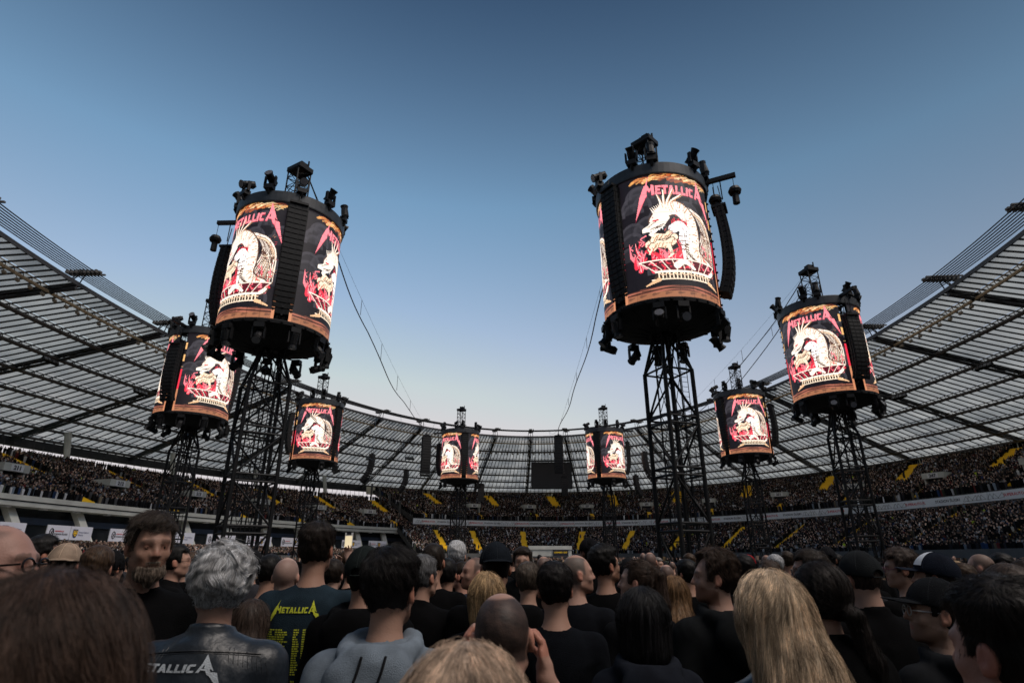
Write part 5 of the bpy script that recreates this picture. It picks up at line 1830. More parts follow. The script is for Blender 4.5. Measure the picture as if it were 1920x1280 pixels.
HAIRM = {}
def hair_mats(col):
    key = tuple(round(c, 3) for c in col)
    if key in HAIRM: return HAIRM[key]
    m = bpy.data.materials.new('hair')
    m.use_nodes = True
    nt = m.node_tree; p = nt.nodes['Principled BSDF']
    p.inputs['Roughness'].default_value = .55; p.inputs['Specular IOR Level'].default_value = .2
    tc = nt.nodes.new('ShaderNodeTexCoord'); mp = nt.nodes.new('ShaderNodeMapping'); mp.inputs['Scale'].default_value = (130, 130, 7)
    nz = nt.nodes.new('ShaderNodeTexNoise'); nz.inputs['Scale'].default_value = 1.0; nz.inputs['Detail'].default_value = 4
    rp = nt.nodes.new('ShaderNodeValToRGB')
    c = np.array(col)
    rp.color_ramp.elements[0].position = .32; rp.color_ramp.elements[1].position = .68
    rp.color_ramp.elements[0].color = tuple(c * .30) + (1,); rp.color_ramp.elements[1].color = tuple(c * 1.35 / max(1.0, float((c * 1.35).max()))) + (1,)
    nt.links.new(tc.outputs['Object'], mp.inputs['Vector']); nt.links.new(mp.outputs['Vector'], nz.inputs['Vector']); nt.links.new(nz.outputs['Fac'], rp.inputs['Fac']); nt.links.new(rp.outputs['Color'], p.inputs['Base Color'])
    b = nt.nodes.new('ShaderNodeBump'); b.inputs['Strength'].default_value = .5; b.inputs['Distance'].default_value = .003
    nt.links.new(nz.outputs['Fac'], b.inputs['Height']); nt.links.new(b.outputs['Normal'], p.inputs['Normal'])
    s = bpy.data.materials.new('hair_strand'); s.use_nodes = True
    nt = s.node_tree; h = nt.nodes['Principled BSDF']
    h.inputs['Roughness'].default_value = .5; h.inputs['Specular IOR Level'].default_value = .22
    hi = nt.nodes.new('ShaderNodeHairInfo')
    r2 = nt.nodes.new('ShaderNodeValToRGB')
    r2.color_ramp.elements[0].color = tuple(np.minimum(c * .45, 1)) + (1,); r2.color_ramp.elements[1].color = tuple((c * 1.8 + .01) / max(1.0, float((c * 1.8 + .01).max()))) + (1,)
    nt.links.new(hi.outputs['Random'], r2.inputs['Fac'])
    tc = nt.nodes.new('ShaderNodeTexCoord'); mp = nt.nodes.new('ShaderNodeMapping'); mp.inputs['Scale'].default_value = (34, 34, 3.5)
    nz = nt.nodes.new('ShaderNodeTexNoise'); nz.inputs['Scale'].default_value = 1.0; nz.inputs['Detail'].default_value = 3
    r3 = nt.nodes.new('ShaderNodeValToRGB'); r3.color_ramp.elements[0].position = .35; r3.color_ramp.elements[1].position = .65
    r3.color_ramp.elements[0].color = (.42, .40, .38, 1); r3.color_ramp.elements[1].color = (1.35, 1.3, 1.25, 1)
    mu = nt.nodes.new('ShaderNodeMix'); mu.data_type = 'RGBA'; mu.blend_type = 'MULTIPLY'; mu.inputs['Factor'].default_value = 1
    nt.links.new(tc.outputs['Object'], mp.inputs['Vector']); nt.links.new(mp.outputs['Vector'], nz.inputs['Vector']); nt.links.new(nz.outputs['Fac'], r3.inputs['Fac'])
    nt.links.new(r2.outputs['Color'], mu.inputs[6]); nt.links.new(r3.outputs['Color'], mu.inputs[7]); nt.links.new(mu.outputs[2], h.inputs['Base Color'])
    HAIRM[key] = (m, s)
    return HAIRM[key]

def hair_objects(parent, spec, n_strands):
    style = spec['hair']
    f = hair_fn(style, spec)
    fine = spec.get('hfine', .0075)
    lo = 1.49 if style == 'beard' else spec.get('hlen', 1.58) - .10 if style in ('long', 'bob', 'tail', 'ombre', 'pony') else 1.56
    xw = .12 + spec.get('hwid', .0) * .5 + abs(spec.get('hdx', 0)) * 1.6
    cz = fine * (1.0 if lo > 1.4 else 1.9)
    xs = np.arange(-xw - .03, xw + .03, fine); ys = np.arange(-.30 if lo < 1.5 else -.17, .14, fine); zs = np.arange(lo, 1.85, cz)
    X, Y, Z = np.meshgrid(xs, ys, zs, indexing='ij')
    P = np.stack([X, Y, Z], -1).reshape(-1, 3)
    F = f(P).reshape(X.shape)
    F[0] = F[-1] = .05; F[:, 0] = F[:, -1] = .05; F[:, :, 0] = F[:, :, -1] = .05
    V, Q = surf_nets(F, xs, ys, zs)
    m1, m2 = hair_mats(spec['hcol'])
    pn = 'beard' if style == 'beard' else 'hair'
    me = fast_mesh(pn, from_head(V, spec), Q, m1, True)
    ho = link_mesh(pn, me, parent)
    if n_strands:
        rg = np.random.default_rng(len(V))
        tri_c = V[Q].mean(1)
        nrm = np.cross(V[Q[:, 1]] - V[Q[:, 0]], V[Q[:, 2]] - V[Q[:, 0]]); nrm /= np.linalg.norm(nrm, axis=1)[:, None] + 1e-12
        pick = rg.integers(0, len(Q), n_strands)
        p = tri_c[pick] + rg.normal(0, fine * .5, (n_strands, 3)); nn = nrm[pick]
        longh = style in ('long', 'bob', 'tail', 'ombre', 'pony')
        steps = 16 if longh else 7
        L = (.27 if longh else spec.get('slen', .028)) * rg.uniform(.6, 1.2, n_strands)
        if not longh and style != 'beard': L = L * np.clip((p[:, 2] - 1.60) / .10, .14, 1)
        pts = [p.copy()]
        drift = np.repeat(rg.normal(0, .07, (n_strands, 3)), 1, 0) * (1 + 2.5 * (rg.random(n_strands) < .04))[:, None]
        loose = np.where(rg.random(n_strands) < .05, rg.uniform(.003, .010, n_strands), .0012)
        e = .003
        for k in range(steps - 1):
            g = np.stack([f(p + np.array(v)) - f(p - np.array(v)) for v in ((e, 0, 0), (0, e, 0), (0, 0, e))], 1)
            g /= np.linalg.norm(g, axis=1)[:, None] + 1e-9
            crown = np.array((0, -.03, 1.79))
            if style in ('tail', 'pony'):
                hz = 1.72 if style == 'pony' else 1.63
                tgt = np.array((0, -.12, hz)) - p
                dirv = np.where((p[:, 1:2] > -.11), tgt / (np.linalg.norm(tgt, axis=1)[:, None] + 1e-9), np.array((0, 0, -1.0)))
            elif longh:
                away = p - np.array((0, p[0, 1] * 0 - .0, 0)); away = np.stack([np.sign(p[:, 0]) * np.clip(np.abs(p[:, 0]) * 12, 0, 1), -.35 + 0 * p[:, 0], -.9 + 0 * p[:, 0]], 1)
                dirv = np.where(p[:, 2:3] > 1.66, away, np.array((0, 0, -1.0)))
            else:
                away = p - crown; dirv = away / (np.linalg.norm(away, axis=1)[:, None] + 1e-9) + np.array(spec.get('comb', (0, .2, -.5)))
                if style == 'curly': dirv = dirv + 1.1 * np.stack([np.sin(p[:, 2] * 62 + 3 * np.sin(p[:, 0] * 30)), .6 * np.sin(p[:, 0] * 60 + 2), np.sin(p[:, 1] * 58 + p[:, 0] * 40)], 1)
            dirv = dirv - (dirv * g).sum(1)[:, None] * g
            dirv /= np.linalg.norm(dirv, axis=1)[:, None] + 1e-9
            dirv += rg.normal(0, .04, dirv.shape) + (drift if longh else 0)
            lift = spec.get('lift', .12) * (0 if longh else 1)
            p = p + (dirv + g * lift) * (L / steps)[:, None]
            d = f(p)
            if longh: p = p - g * (d - loose)[:, None] * .9
            else: p = p + g * np.maximum(.0006 - d, 0)[:, None]
            pts.append(p.copy())
        S = np.stack(pts, 1)
        S = from_head(S.reshape(-1, 3), spec)
        cu = bpy.data.hair_curves.new('hair_strands')
        cu.add_curves([steps] * n_strands)
        cu.position_data.foreach_set('vector', S.astype(np.float32).ravel())
        rr = np.tile(np.linspace(1, .35, steps), n_strands) * spec.get('srad', .0006)
        at = cu.attributes.get('radius') or cu.attributes.new('radius', 'FLOAT', 'POINT')
        at.data.foreach_set('value', rr.astype(np.float32))
        cu.materials.append(m2)
        so = bpy.data.objects.new('hair_strands', cu); COL.objects.link(so); so.parent = ho
        so['kind'] = 'stuff'
    return ho

def garment(parent, name, spec, fn, box, res, material, seed=1, smooth=True):
    xs = np.arange(box[0], box[1], res); ys = np.arange(box[2], box[3], res); zs = np.arange(box[4], box[5], res)
    X, Y, Z = np.meshgrid(xs, ys, zs, indexing='ij')
    P = np.stack([X, Y, Z], -1).reshape(-1, 3)
    F = fn(P).reshape(X.shape)
    F[0] = F[-1] = .05; F[:, 0] = F[:, -1] = .05; F[:, :, 0] = F[:, :, -1] = .05
    V, Q = surf_nets(F, xs, ys, zs)
    me = fast_mesh(name, V, Q, material, smooth)
    return link_mesh(name, me, parent)

def top_fn(spec, kind, seed=1):
    off = {'tee': .012, 'shirt': .016, 'jacket': .028, 'hoodie': .030, 'leather': .026, 'coat': .032}[kind]
    def f(P):
        z = P[:, 2]
        d = torso_sdf(P, spec, off)
        up = 3 if kind != 'tee' else 1
        a = arms_sdf(P, spec, off * (.9 if kind != 'tee' else 1.3), up)
        if kind == 'tee':
            for s, pts in arm_points(spec).items():
                sh_, el = np.array(pts[0]), np.array(pts[1])
                dr = (el - sh_) / np.linalg.norm(el - sh_)
            a = arms_sdf(P, spec, .016, 1)
            cut = np.full(len(P), 1.0)
            for s, pts in arm_points(spec).items():
                sh_, el = np.array(pts[0]), np.array(pts[1]); L = np.linalg.norm(el - sh_); dr = (el - sh_) / L
                t = (P - sh_) @ dr - L * .72
                cut = np.where(np.sign(P[:, 0]) == s, t, cut)
            a = smax(a, cut, .01)
        else:
            cut = np.full(len(P), -1.0)
            for s, pts in arm_points(spec).items():
                el, wr = np.array(pts[1]), np.array(pts[2]); L = np.linalg.norm(wr - el); dr = (wr - el) / L
                t = (P - el) @ dr - L * spec.get('sleeve', .92)
                cut = np.where((np.sign(P[:, 0]) == s) & (t > -.1), t, cut)
            a = smax(a, cut, .01)
        d = smin(d, a, .03)
        # drape: cloth hangs straight from the shoulder blades
        fold = bend_noise(P * np.array((1, 1, .55)), seed, 16)
        amp = {'tee': .0055, 'shirt': .006, 'jacket': .007, 'hoodie': .009, 'leather': .006, 'coat': .008}[kind]
        d = d + amp * fold * np.clip((1.50 - z) / .12, .1, 1)
        # neckline
        if kind == 'tee': d = smax(d, sd_neck(P, .002), .012)
        elif kind == 'hoodie':
            d = smax(d, sd_neck(P, -.004), .006)
            # hood lying on the back: a thick rolled rim round the neck and a bag hanging behind
            n = 14; r = None
            for k in range(n):
                a0, a1 = math.pi * (-.28 + 1.56 * k / n), math.pi * (-.28 + 1.56 * (k + 1) / n)
                q = lambda t: (.108 * math.cos(t) * 1.02, -.060 - .112 * math.sin(t), 1.505 - .030 * max(math.sin(t), -.6))
                rr = .026 + .014 * max(math.sin(a0), 0)
                x = sd_cap(P, q(a0), q(a1), rr, rr)
                r = x if r is None else smin(r, x, .01)
            bag = sd_ell(P, (0, -.185, 1.415), (.145, .060, .105))
            bag = smin(bag, sd_ell(P, (0, -.205, 1.35), (.080, .040, .08)), .04)
            bag = smax(bag, -sd_ell(P, (0, -.100, 1.54), (.088, .065, .075)), .02)
            r = smin(r, bag, .03)
            r = r + .004 * bend_noise(P, seed + 3, 34)
            r = smax(r, -neck_sdf(P, spec) + .006 * 0 - .0, .004)
            d = smin(d, r, .012)
        elif kind in ('jacket', 'leather', 'coat', 'shirt'):
            d = smax(d, sd_neck(P, -.002), .006)
            cz = 1.535 if kind != 'shirt' else 1.52
            co = neck_sdf(P, spec) - (.020 if kind != 'shirt' else .012)
            co = smax(co, np.abs(z - (cz - .045) + .25 * P[:, 1]) - .036, .006)
            co = smax(co, P[:, 1] - .035, .01)
            d = smin(d, co, .010)
        d = smax(d, spec.get('hem', .80) - z, .01)
        return d
    return f
def sd_neck(P, o):
    """positive inside the neck opening, used to cut cloth away from it"""
    return -(sd_cap(P, (0, -.030, 1.548), (0, .03, 1.70), .070 + o, .12))

GM = {}
def cloth_mat(kind, col):
    key = (kind, tuple(col))
    if key not in GM:
        if kind == 'leather': GM[key] = mat('leather', col, .42, 0, .30, 6, .25, 22, .5)
        else:
            GM[key] = mat('cloth_' + kind, col, .95, 0, .22, 14, .35, 220 if kind != 'hoodie' else 320, .08)
        if kind != 'print':      # creases
            nt = GM[key].node_tree; pr = nt.nodes['Principled BSDF']
            tc = nt.nodes.new('ShaderNodeTexCoord'); nz = nt.nodes.new('ShaderNodeTexNoise'); nz.noise_type = 'RIDGED_MULTIFRACTAL'
            nz.inputs['Scale'].default_value = 5.5; nz.inputs['Detail'].default_value = 3; nz.inputs['Distortion'].default_value = 1.2
            oi = nt.nodes.new('ShaderNodeObjectInfo'); va = nt.nodes.new('ShaderNodeVectorMath'); va.operation = 'ADD'
            sc_ = nt.nodes.new('ShaderNodeVectorMath'); sc_.operation = 'SCALE'; sc_.inputs[3].default_value = 3.7
            cb = nt.nodes.new('ShaderNodeCombineXYZ')
            for i_ in range(3): nt.links.new(oi.outputs['Random'], cb.inputs[i_])
            nt.links.new(cb.outputs[0], sc_.inputs[0]); nt.links.new(tc.outputs['Object'], va.inputs[0]); nt.links.new(sc_.outputs[0], va.inputs[1])
            nt.links.new(va.outputs[0], nz.inputs['Vector'])
            bb = nt.nodes.new('ShaderNodeBump'); bb.inputs['Strength'].default_value = .55; bb.inputs['Distance'].default_value = .018
            nt.links.new(nz.outputs['Fac'], bb.inputs['Height'])
            old = [l for l in nt.links if l.to_socket == pr.inputs['Normal']]
            if old: nt.links.new(bb.outputs['Normal'], old[0].from_node.inputs['Normal'])
            else: nt.links.new(bb.outputs['Normal'], pr.inputs['Normal'])
    return GM[key]
TROUS = mat('dark_trousers', (.012, .013, .018), .9, 0, .3, 9, .3, 120)

def person(spec, loc, yaw, height, label, group=None, strands=0, fine=.0075, name='person'):
    """yaw: degrees, 0 faces away from the viewer (+y), positive turns to the left"""
    e = empty(name, loc, rad(yaw), label=label, cat='person', group=group)
    k = height / 1.785
    e.scale = (k, k, k)
    link_mesh('body', body_mesh(spec, fine), e)
    kind, col = spec.get('top', ('tee', (.012, .012, .013)))
    res = spec.get('gres', .020)
    b = .36 if not spec.get('handfine') else .46
    ymax = .26 if not spec.get('handfine') else .42
    ztop = 1.60 if not spec.get('handfine') else 1.75
    garment(e, {'tee': 't_shirt', 'shirt': 'shirt', 'jacket': 'jacket', 'hoodie': 'hoodie', 'leather': 'leather_jacket', 'coat': 'jacket'}[kind], spec, top_fn(spec, kind, spec.get('seed', 1)), (-b, b, -.27, ymax, .72, ztop), res, cloth_mat(kind, col))
    garment(e, 'trousers', spec, lambda P: smax(smin(legs_sdf(P, .016, spec), torso_sdf(P, spec, .006) + 0 * P[:, 0], .03), np.maximum(P[:, 2] - .93, .06 - P[:, 2]), .01), (-.27, .27, -.2, .2, .0, 1.0), .045, TROUS)
    if spec.get('hair'): hair_objects(e, spec, strands)
    if spec.get('eyes'):
        R, p = headframe(spec)
        for s in (-1, 1):
            mb = MB(); mb.lathe([(.0001, -.0118)] + [(.0118 * math.cos(t), .0118 * math.sin(t)) for t in np.linspace(-1.4, 1.4, 9)] + [(.0001, .0118)], 14)
            c = from_head(np.array([(s * .031, .0722, 1.6665)]), spec)[0]
            ey = mb.build('eye', EYEW, e, True, loc=tuple(c))
            mb = MB(); gaze = np.array(spec.get('gaze', (0, 1, 0)), float); gaze /= np.linalg.norm(gaze); gaze = R @ gaze
            mb.tube(gaze * .0095, gaze * .0122, .0068, .0060, n=12); mb.build('iris', EYEI, ey)
    for fn in spec.get('extra', []): fn(e, spec)
    return e

# ---- things people wear
def cap_extra(col, back=False, tilt=0, snap=True, white_front=False, beanie=False, logo=None, dz=0.0):
    def fn(e, spec):
        m = cloth_mat('cap', col)
        w = spec.get('hw', 1.0)
        sgn = -1 if back else 1
        def f(P):
            x, y, z = P[:, 0], P[:, 1], P[:, 2] - dz
            Pz = P - np.array((0, 0, dz))
            d = sd_ell(Pz, (0, -.012, 1.690), (.0755 * w + .020, .096 + .018, .094 + (.024 if not beanie else .030)))
            lo = 1.688 + sgn * .10 * (y + .01) * (1 if not beanie else .3) - (.0 if not beanie else .030)
            d = smax(d, lo - z, .004)
            d = smax(d, -(sd_ell(Pz, (0, -.012, 1.686), (.0755 * w + .010, .096 + .009, .094 + .010))), .004)
            if beanie: d = d + .0025 * np.sin(np.arctan2(x, y) * 30)
            else:
                v = sd_ell(Pz, (0, sgn * .105, 1.700 + .004), (.078, .085, .0065))
                v = v + 0 * x
                q = Pz.copy(); q[:, 2] += 1.1 * x * x
                v = sd_ell(q, (0, sgn * .110, 1.704), (.080, .088, .006))
                v = smax(v, -(sd_ell(Pz, (0, -.012, 1.70), (.084, .102, .12))), .003)
                d = smin(d, v, .004)
                if snap:
                    hole = sd_ell(Pz, (0, -sgn * .125, 1.692), (.030, .04, .020))
                    strap = np.abs(z - (1.682 - .1 * abs(.11))) - .005
                    d = smax(d, -hole, .003)
            return d
        fine = .0062 if spec.get('hfine', .0075) < .0085 else .009
        xs = np.arange(-.12, .12, fine); ys = np.arange(-.23, .23, fine); zs = np.arange(1.62 + dz, 1.84 + dz, fine * .7)
        X, Y, Z = np.meshgrid(xs, ys, zs, indexing='ij')
        P = np.stack([X, Y, Z], -1).reshape(-1, 3)
        F = f(P).reshape(X.shape); F[0] = F[-1] = .05; F[:, 0] = F[:, -1] = .05; F[:, :, 0] = F[:, :, -1] = .05
        V, Q = surf_nets(F, xs, ys, zs)
        cm = link_mesh('beanie' if beanie else 'cap', fast_mesh('cap', from_head(V, spec), Q, m, True), e)
        if not beanie:
            mb = MB()
            for a in range(6):
                th = a * math.pi / 3 + .52
                pts = []
                for q in np.linspace(.05, 1.35, 12):
                    pts.append((math.sin(q) * math.cos(th) * (.0965 * w + .001), -.012 + math.sin(q) * math.sin(th) * .1155, 1.690 + dz + math.cos(q) * .119))
                mb.path(from_head(np.array(pts), spec), .0011, 4)
            mb.box(from_head(np.array([(0, -.012, 1.810 + dz)]), spec)[0], (.012, .012, .005))
            mb.build('seam', cloth_mat('cap', tuple(min(1, c * 2.2 + .01) for c in col)), cm)
            if snap:
                mb = MB(); pts = [(x, sgn * -1 * (.111 - x * x * 4) - .012, 1.680 + dz) for x in np.linspace(-.034, .034, 9)]
                mb.path(from_head(np.array(pts), spec), .004, 5); mb.build('strap', m, cm)
        if white_front:
            mb = MB(); pts = []
            n = 10
            for i in range(n + 1):
                for j in range(7):
                    th = math.pi / 2 + (i / n - .5) * 1.9; q = .12 + 1.1 * j / 6
                    pts.append((math.sin(q) * math.cos(th) * .0985, -.012 + math.sin(q) * math.sin(th) * .1165, 1.690 + dz + math.cos(q) * .1205))
            fcs = [(i * 7 + j, i * 7 + j + 1, (i + 1) * 7 + j + 1, (i + 1) * 7 + j) for i in range(n) for j in range(6)]
            mb.add(from_head(np.array(pts), spec), fcs); mb.build('front_panel', cloth_mat('cap', (.62, .66, .72)), cm, True)
        if logo:
            v, f_ = mesh_np(text_mesh(logo, .011, bold=.0004))
            mb = MB(); p = np.stack([-v[:, 0] * 1.0, 0 * v[:, 0], v[:, 1]], 1)
            th = -math.pi / 2 * 1 + p[:, 0] / -.11
            q = np.stack([.099 * np.cos(th), -.012 + .1185 * np.sin(th), 1.708 + dz + p[:, 2]], 1)
            mb.add(from_head(q, spec), f_); mb.build('lettering', cloth_mat('print', (.6, .5, .2)), cm)
    return fn

def glasses_extra(col=(.02, .02, .02), thick=.0016):
    def fn(e, spec):
        mb = MB()
        th = np.linspace(0, 2 * math.pi, 17)
        for s in (-1, 1):
            pts = [(s * .033 + .024 * math.cos(t), .104 - .10 * abs(s * .033 + .024 * math.cos(t)) * .25, 1.666 + .018 * math.sin(t)) for t in th]
            mb.path(from_head(np.array(pts), spec), thick, 5)
            mb.tube(*from_head(np.array([(s * .057, .098, 1.670), (s * .080, -.004, 1.672)]), spec), thick, n=5)
            mb.tube(*from_head(np.array([(s * .080, -.004, 1.672), (s * .081, -.028, 1.652)]), spec), thick, n=5)
        mb.tube(*from_head(np.array([(-.010, .106, 1.670), (.010, .106, 1.670)]), spec), thick, n=5)
        mb.build('glasses', mat('glasses_frame', col, .3, .4), e)
    return fn

def beard_extra(col, n=1500, bv=.010):
    def fn(e, spec):
        s2 = dict(spec, hair='beard', hcol=col, slen=.030, comb=(0, .5, -1.4), lift=.10, bv=bv, hfine=.0055, srad=.0006)
        hair_objects(e, s2, n)
    return fn

def child(e, prefix):
    for c in e.children:
        if c.name.split('.')[0] == prefix: return c

def project(e, gname, pts, off=.004, back=True):
    """push points in garment space onto the outside of the garment from behind"""
    from mathutils.bvhtree import BVHTree
    g = child(e, gname)
    me = g.data
    key = '_bvh'
    bvh = BVHTree.FromPolygons([v.co for v in me.vertices], [p.vertices for p in me.polygons])
    out = []
    for p in pts:
        o = Vector((p[0], -.6 if back else .6, p[2]))
        hit, nrm, _, _ = bvh.ray_cast(o, Vector((0, 1 if back else -1, 0)))
        if hit is None: out.append((p[0], -.2, p[2]))
        else:
            n = nrm if nrm.y < 0 else -nrm
            out.append(tuple(hit + n * off))
    return np.array(out)

def subdivide_poly(poly, n=3):
    """split a convex polygon into a fan grid of small triangles so that it can follow the cloth"""
    c = np.mean(poly, axis=0); V, F = [], []
    for i in range(len(poly)):
        a, b = np.array(poly[i]), np.array(poly[(i + 1) % len(poly)])
        base = len(V)
        for r in range(n + 1):
            for t in range(r + 1):
                w = r / n; q = 0 if r == 0 else t / r
                V.append(c + (a * (1 - q) + b * q - c) * w)
        idx = lambda r, t: base + r * (r + 1) // 2 + t
        for r in range(n):
            for t in range(r + 1):
                F.append((idx(r, t), idx(r + 1, t), idx(r + 1, t + 1)))
                if t < r: F.append((idx(r, t), idx(r + 1, t + 1), idx(r, t + 1)))
    return V, F

def logo_extra(gname, cx, cz, w, h, col, dates=False):
    def fn(e, spec):
        m = cloth_mat('print', col)
        mb = MB()
        P3, FF, n = [], [], 0
        for p in logo_polys():
            V, F = subdivide_poly(p, 3)
            P3 += [(-(0) + cx + v[0] * w / 2, 0, cz + v[1] * h) for v in V]
            FF += [tuple(i + n for i in f) for f in F]; n += len(V)
        mb.add(project(e, gname, P3), FF)
        mb.build('band_lettering', m, child(e, gname))
        if dates:
            rg = np.random.default_rng(4)
            P3, FF, n = [], [], 0
            for col_, (x0, wmax, skip) in enumerate(((-.125, .035, 17), (-.080, .062, 9), (.010, .028, 99), (.052, .058, 99))):
                for r in range(34):
                    if col_ < 2 and (skip < r < 20 or r > 27): continue
                    if col_ == 2 and 19 < r < 22: continue
                    z = cz - .085 - r * .0098
                    x = x0; tot = rg.uniform(.55, 1) * wmax
                    while x < x0 + tot:
                        ww = rg.uniform(.006, .016)
                        P3 += [(cx + x, 0, z), (cx + x + ww, 0, z), (cx + x + ww, 0, z + .0058), (cx + x, 0, z + .0058)]
                        FF.append((n, n + 1, n + 2, n + 3)); n += 4
                        x += ww + .003
            mb = MB(); mb.add(project(e, gname, P3, .003), FF)
            o = mb.build('tour_date_print', m, child(e, gname)); o['kind'] = 'stuff'
    return fn

def cords_extra(e, spec):
    g = child(e, 'hoodie')
    for x0, x1 in ((-.018, -.058), (.052, .012)):
        pts = [(x0 + (x1 - x0) * t + .004 * math.sin(t * 5), 0, 1.495 - .150 * t) for t in np.linspace(0, 1, 14)]
        mb = MB(); mb.path(project(e, 'hoodie', pts, .004), .0042, 6); mb.build('cord', cloth_mat('cord', (.012, .012, .014)), g)

def quilting_extra(e, spec):
    """stitched ribs across the shoulders of the leather jacket and the yoke seam"""
    g = child(e, 'leather_jacket')
    mb = MB()
    for s in (-1, 1):
        for k in range(9):
            x = s * (.10 + .015 * k)
            pts = [(x + s * .012 * t, 0, 1.475 - .006 * k - .040 * t) for t in np.linspace(0, 1, 8)]
            mb.path(project(e, 'leather_jacket', pts, .0003), .0009, 4)
    pts = [(x, 0, 1.458 + .010 * math.cos(x * 12)) for x in np.linspace(-.20, .20, 26)]
    mb.path(project(e, 'leather_jacket', pts, .001), .0035, 5)
    pts = [(x, 0, 1.452 + .010 * math.cos(x * 12)) for x in np.linspace(-.20, .20, 26)]
    mb.path(project(e, 'leather_jacket', pts, .0005), .0015, 4)
    o = mb.build('stitched_seams', cloth_mat('leather', (.012, .014, .018)), g); o['kind'] = 'stuff'

# ---- placing people by the picture column and row of the top of the head and the width of the head
PLACED = []
def place(spec, cx, ty, wpx, yaw, label, realw=.172, strands=700, fine=.0085, group='people standing in the crowd on the pitch'):
    if wpx < 75: fine = max(fine, .0082)
    if wpx < 50: fine = max(fine, .0115); spec.setdefault('hfine', .009); spec.setdefault('gres', .024)
    zc = FPX * realw / wpx
    p = ray(cx, ty) * (zc / FPX)
    ztop = EYE + p[2]
    o = {'curly': .038, 'short': .026, 'long': .022, 'bob': .022, 'ombre': .02, 'tail': .016, 'pony': .016, 'bald': .006, 'crown': .012, 'recede': .02}.get(spec.get('hair'), .0)
    if spec.get('extra_top') is not None: o = spec['extra_top']
    hgt = ztop / (1.782 + o) * 1.785
    e = person(spec, (p[0], p[1], 0), yaw, hgt, label, group, strands, fine)
    PLACED.append((p[0], p[1], hgt, label))
    return e, p, hgt

K0_, K1_ = (.003, .003, .0035), (.0055, .006, .0075)
BR, DB, BLK, GRY, BLD = (.060, .036, .022), (.022, .015, .011), (.010, .009, .009), (.26, .27, .285), (.40, .27, .15)
FA, PALE, TAN = (.40, .235, .175), (.48, .30, .235), (.34, .19, .135)
S = dict
# 1 nearest, out of focus
place(S(hair='long', hcol=(.050, .030, .022), hlen=1.30, hwid=.112, hv=.018, fem=1, top=('coat', K0_), skin=FA, h=(0, 4, 0), srad=.00026, groove=.0012), 142, 1058, 360, 8, 'woman with long dark brown hair nearest the viewer, bottom left corner, out of focus', .215, 22000, .0075)
place(S(hair=None, buzz=((.20, .12, .10), 'crown'), skin=(.36, .205, .165), top=('tee', K0_), h=(0, 6, 0), extra_top=0, extra=[glasses_extra((.012, .008, .008), .003)]), 22, 984, 130, -82, 'bald man with dark glasses in profile at the left edge', .20, 0, .006)
place(S(hair='short', hcol=(.040, .030, .024), hv=.009, htop=.014, hn=.007, hn2=.004, comb=(.8, .5, -.3), slen=.045, eyes=1, gaze=(.25, 1, -.10), skin=(.33, .185, .135), top=('shirt', K0_), h=(4, -6, 2), stubble=(.80, .74, .70), seed=4, browc=(.05, .032, .024), neck=1.05, hw=.96,
        extra=[beard_extra((.17, .135, .11), 2200, .006)]), 296, 955, 70, 222, 'man with wavy brown hair and grey beard looking back towards the viewer', .172, 3500, .0055)
place(S(hair='curly', hcol=(.50, .52, .55), hv=.016, skin=(.38, .22, .165), top=('leather', (.013, .018, .026)), h=(34, 0, 0), slen=.05, srad=.0006, seed=7, gres=.013, bulk=1.08, sw=1.05, sleeve=.9,
        extra=[logo_extra('leather_jacket', -.065, 1.418, .36, .075, (.42, .46, .50)), quilting_extra]), 432, 1010, 108, 3, 'grey curly haired man in black leather jacket with white band lettering', .215, 9000, .006)
place(S(hair='short', hcol=(.020, .014, .011), hv=.008, htop=.022, hn=.003, skin=TAN, top=('tee', (.017, .030, .042)), h=(-4, 2, 0), seed=3, bulk=1.02, sw=1.06, slen=.03, gres=.013,
        extra=[logo_extra('t_shirt', -.03, 1.392, .26, .085, (.62, .66, .06), True)]), 600, 977, 56, 2, 'tallest man in dark blue t-shirt with yellow band lettering and tour dates', .17, 2500, .006)
place(S(hair='short', hcol=BLK, hv=.008, top=('hoodie', K0_), skin=TAN, extra=[cap_extra((.012, .016, .016), False, snap=True)], extra_top=.022, h=(-4, 6, 0)), 690, 1024, 69, -2, 'man in black cap and black hoodie beside the blue t-shirt', .19, 300, .009)
place(S(hair='short', hcol=(.012, .010, .010), hv=.016, htop=.016, hn=.004, skin=(.38, .22, .16), stubble=(.6, .55, .52), top=('hoodie', (.17, .205, .245)), h=(-10, 0, 0), seed=5, gres=.012, comb=(.5, .3, -.4), slen=.035, extra=[cords_extra], sw=1.02, bulk=1.04), 737, 1025, 99, -2, 'dark haired man in grey hoodie with two black cords down the hood', .185, 5000, .0055)
place(S(hair='short', hcol=(.12, .12, .125), hv=.010, skin=FA, top=('jacket', K0_), h=(-15, 0, 0), seed=9, bulk=1.15, sw=1.1), 795, 1036, 52, -18, 'grey haired man in bulky black jacket just right of the grey hoodie', .172, 1200)
place(S(hair='short', hcol=DB, hv=.005, htop=.012, skin=TAN, top=('tee', K0_), h=(-5, 0, 0)), 814, 1015, 41, 0, 'man with short cropped brown hair in front of the left centre tower', .165, 500)
place(S(hair='short', hcol=(.55, .56, .58), hv=.014, htop=.012, hn=.004, skin=PALE, top=('jacket', K0_)), 857, 1012, 32, 5, 'man with spiky white hair, smallest pale head left of the beanie', .172, 900)
place(S(hair='short', hcol=BLK, hv=.012, skin=TAN, top=('jacket', K0_)), 839, 1044, 39, -5, 'black haired man just below the white haired man', .172, 500)
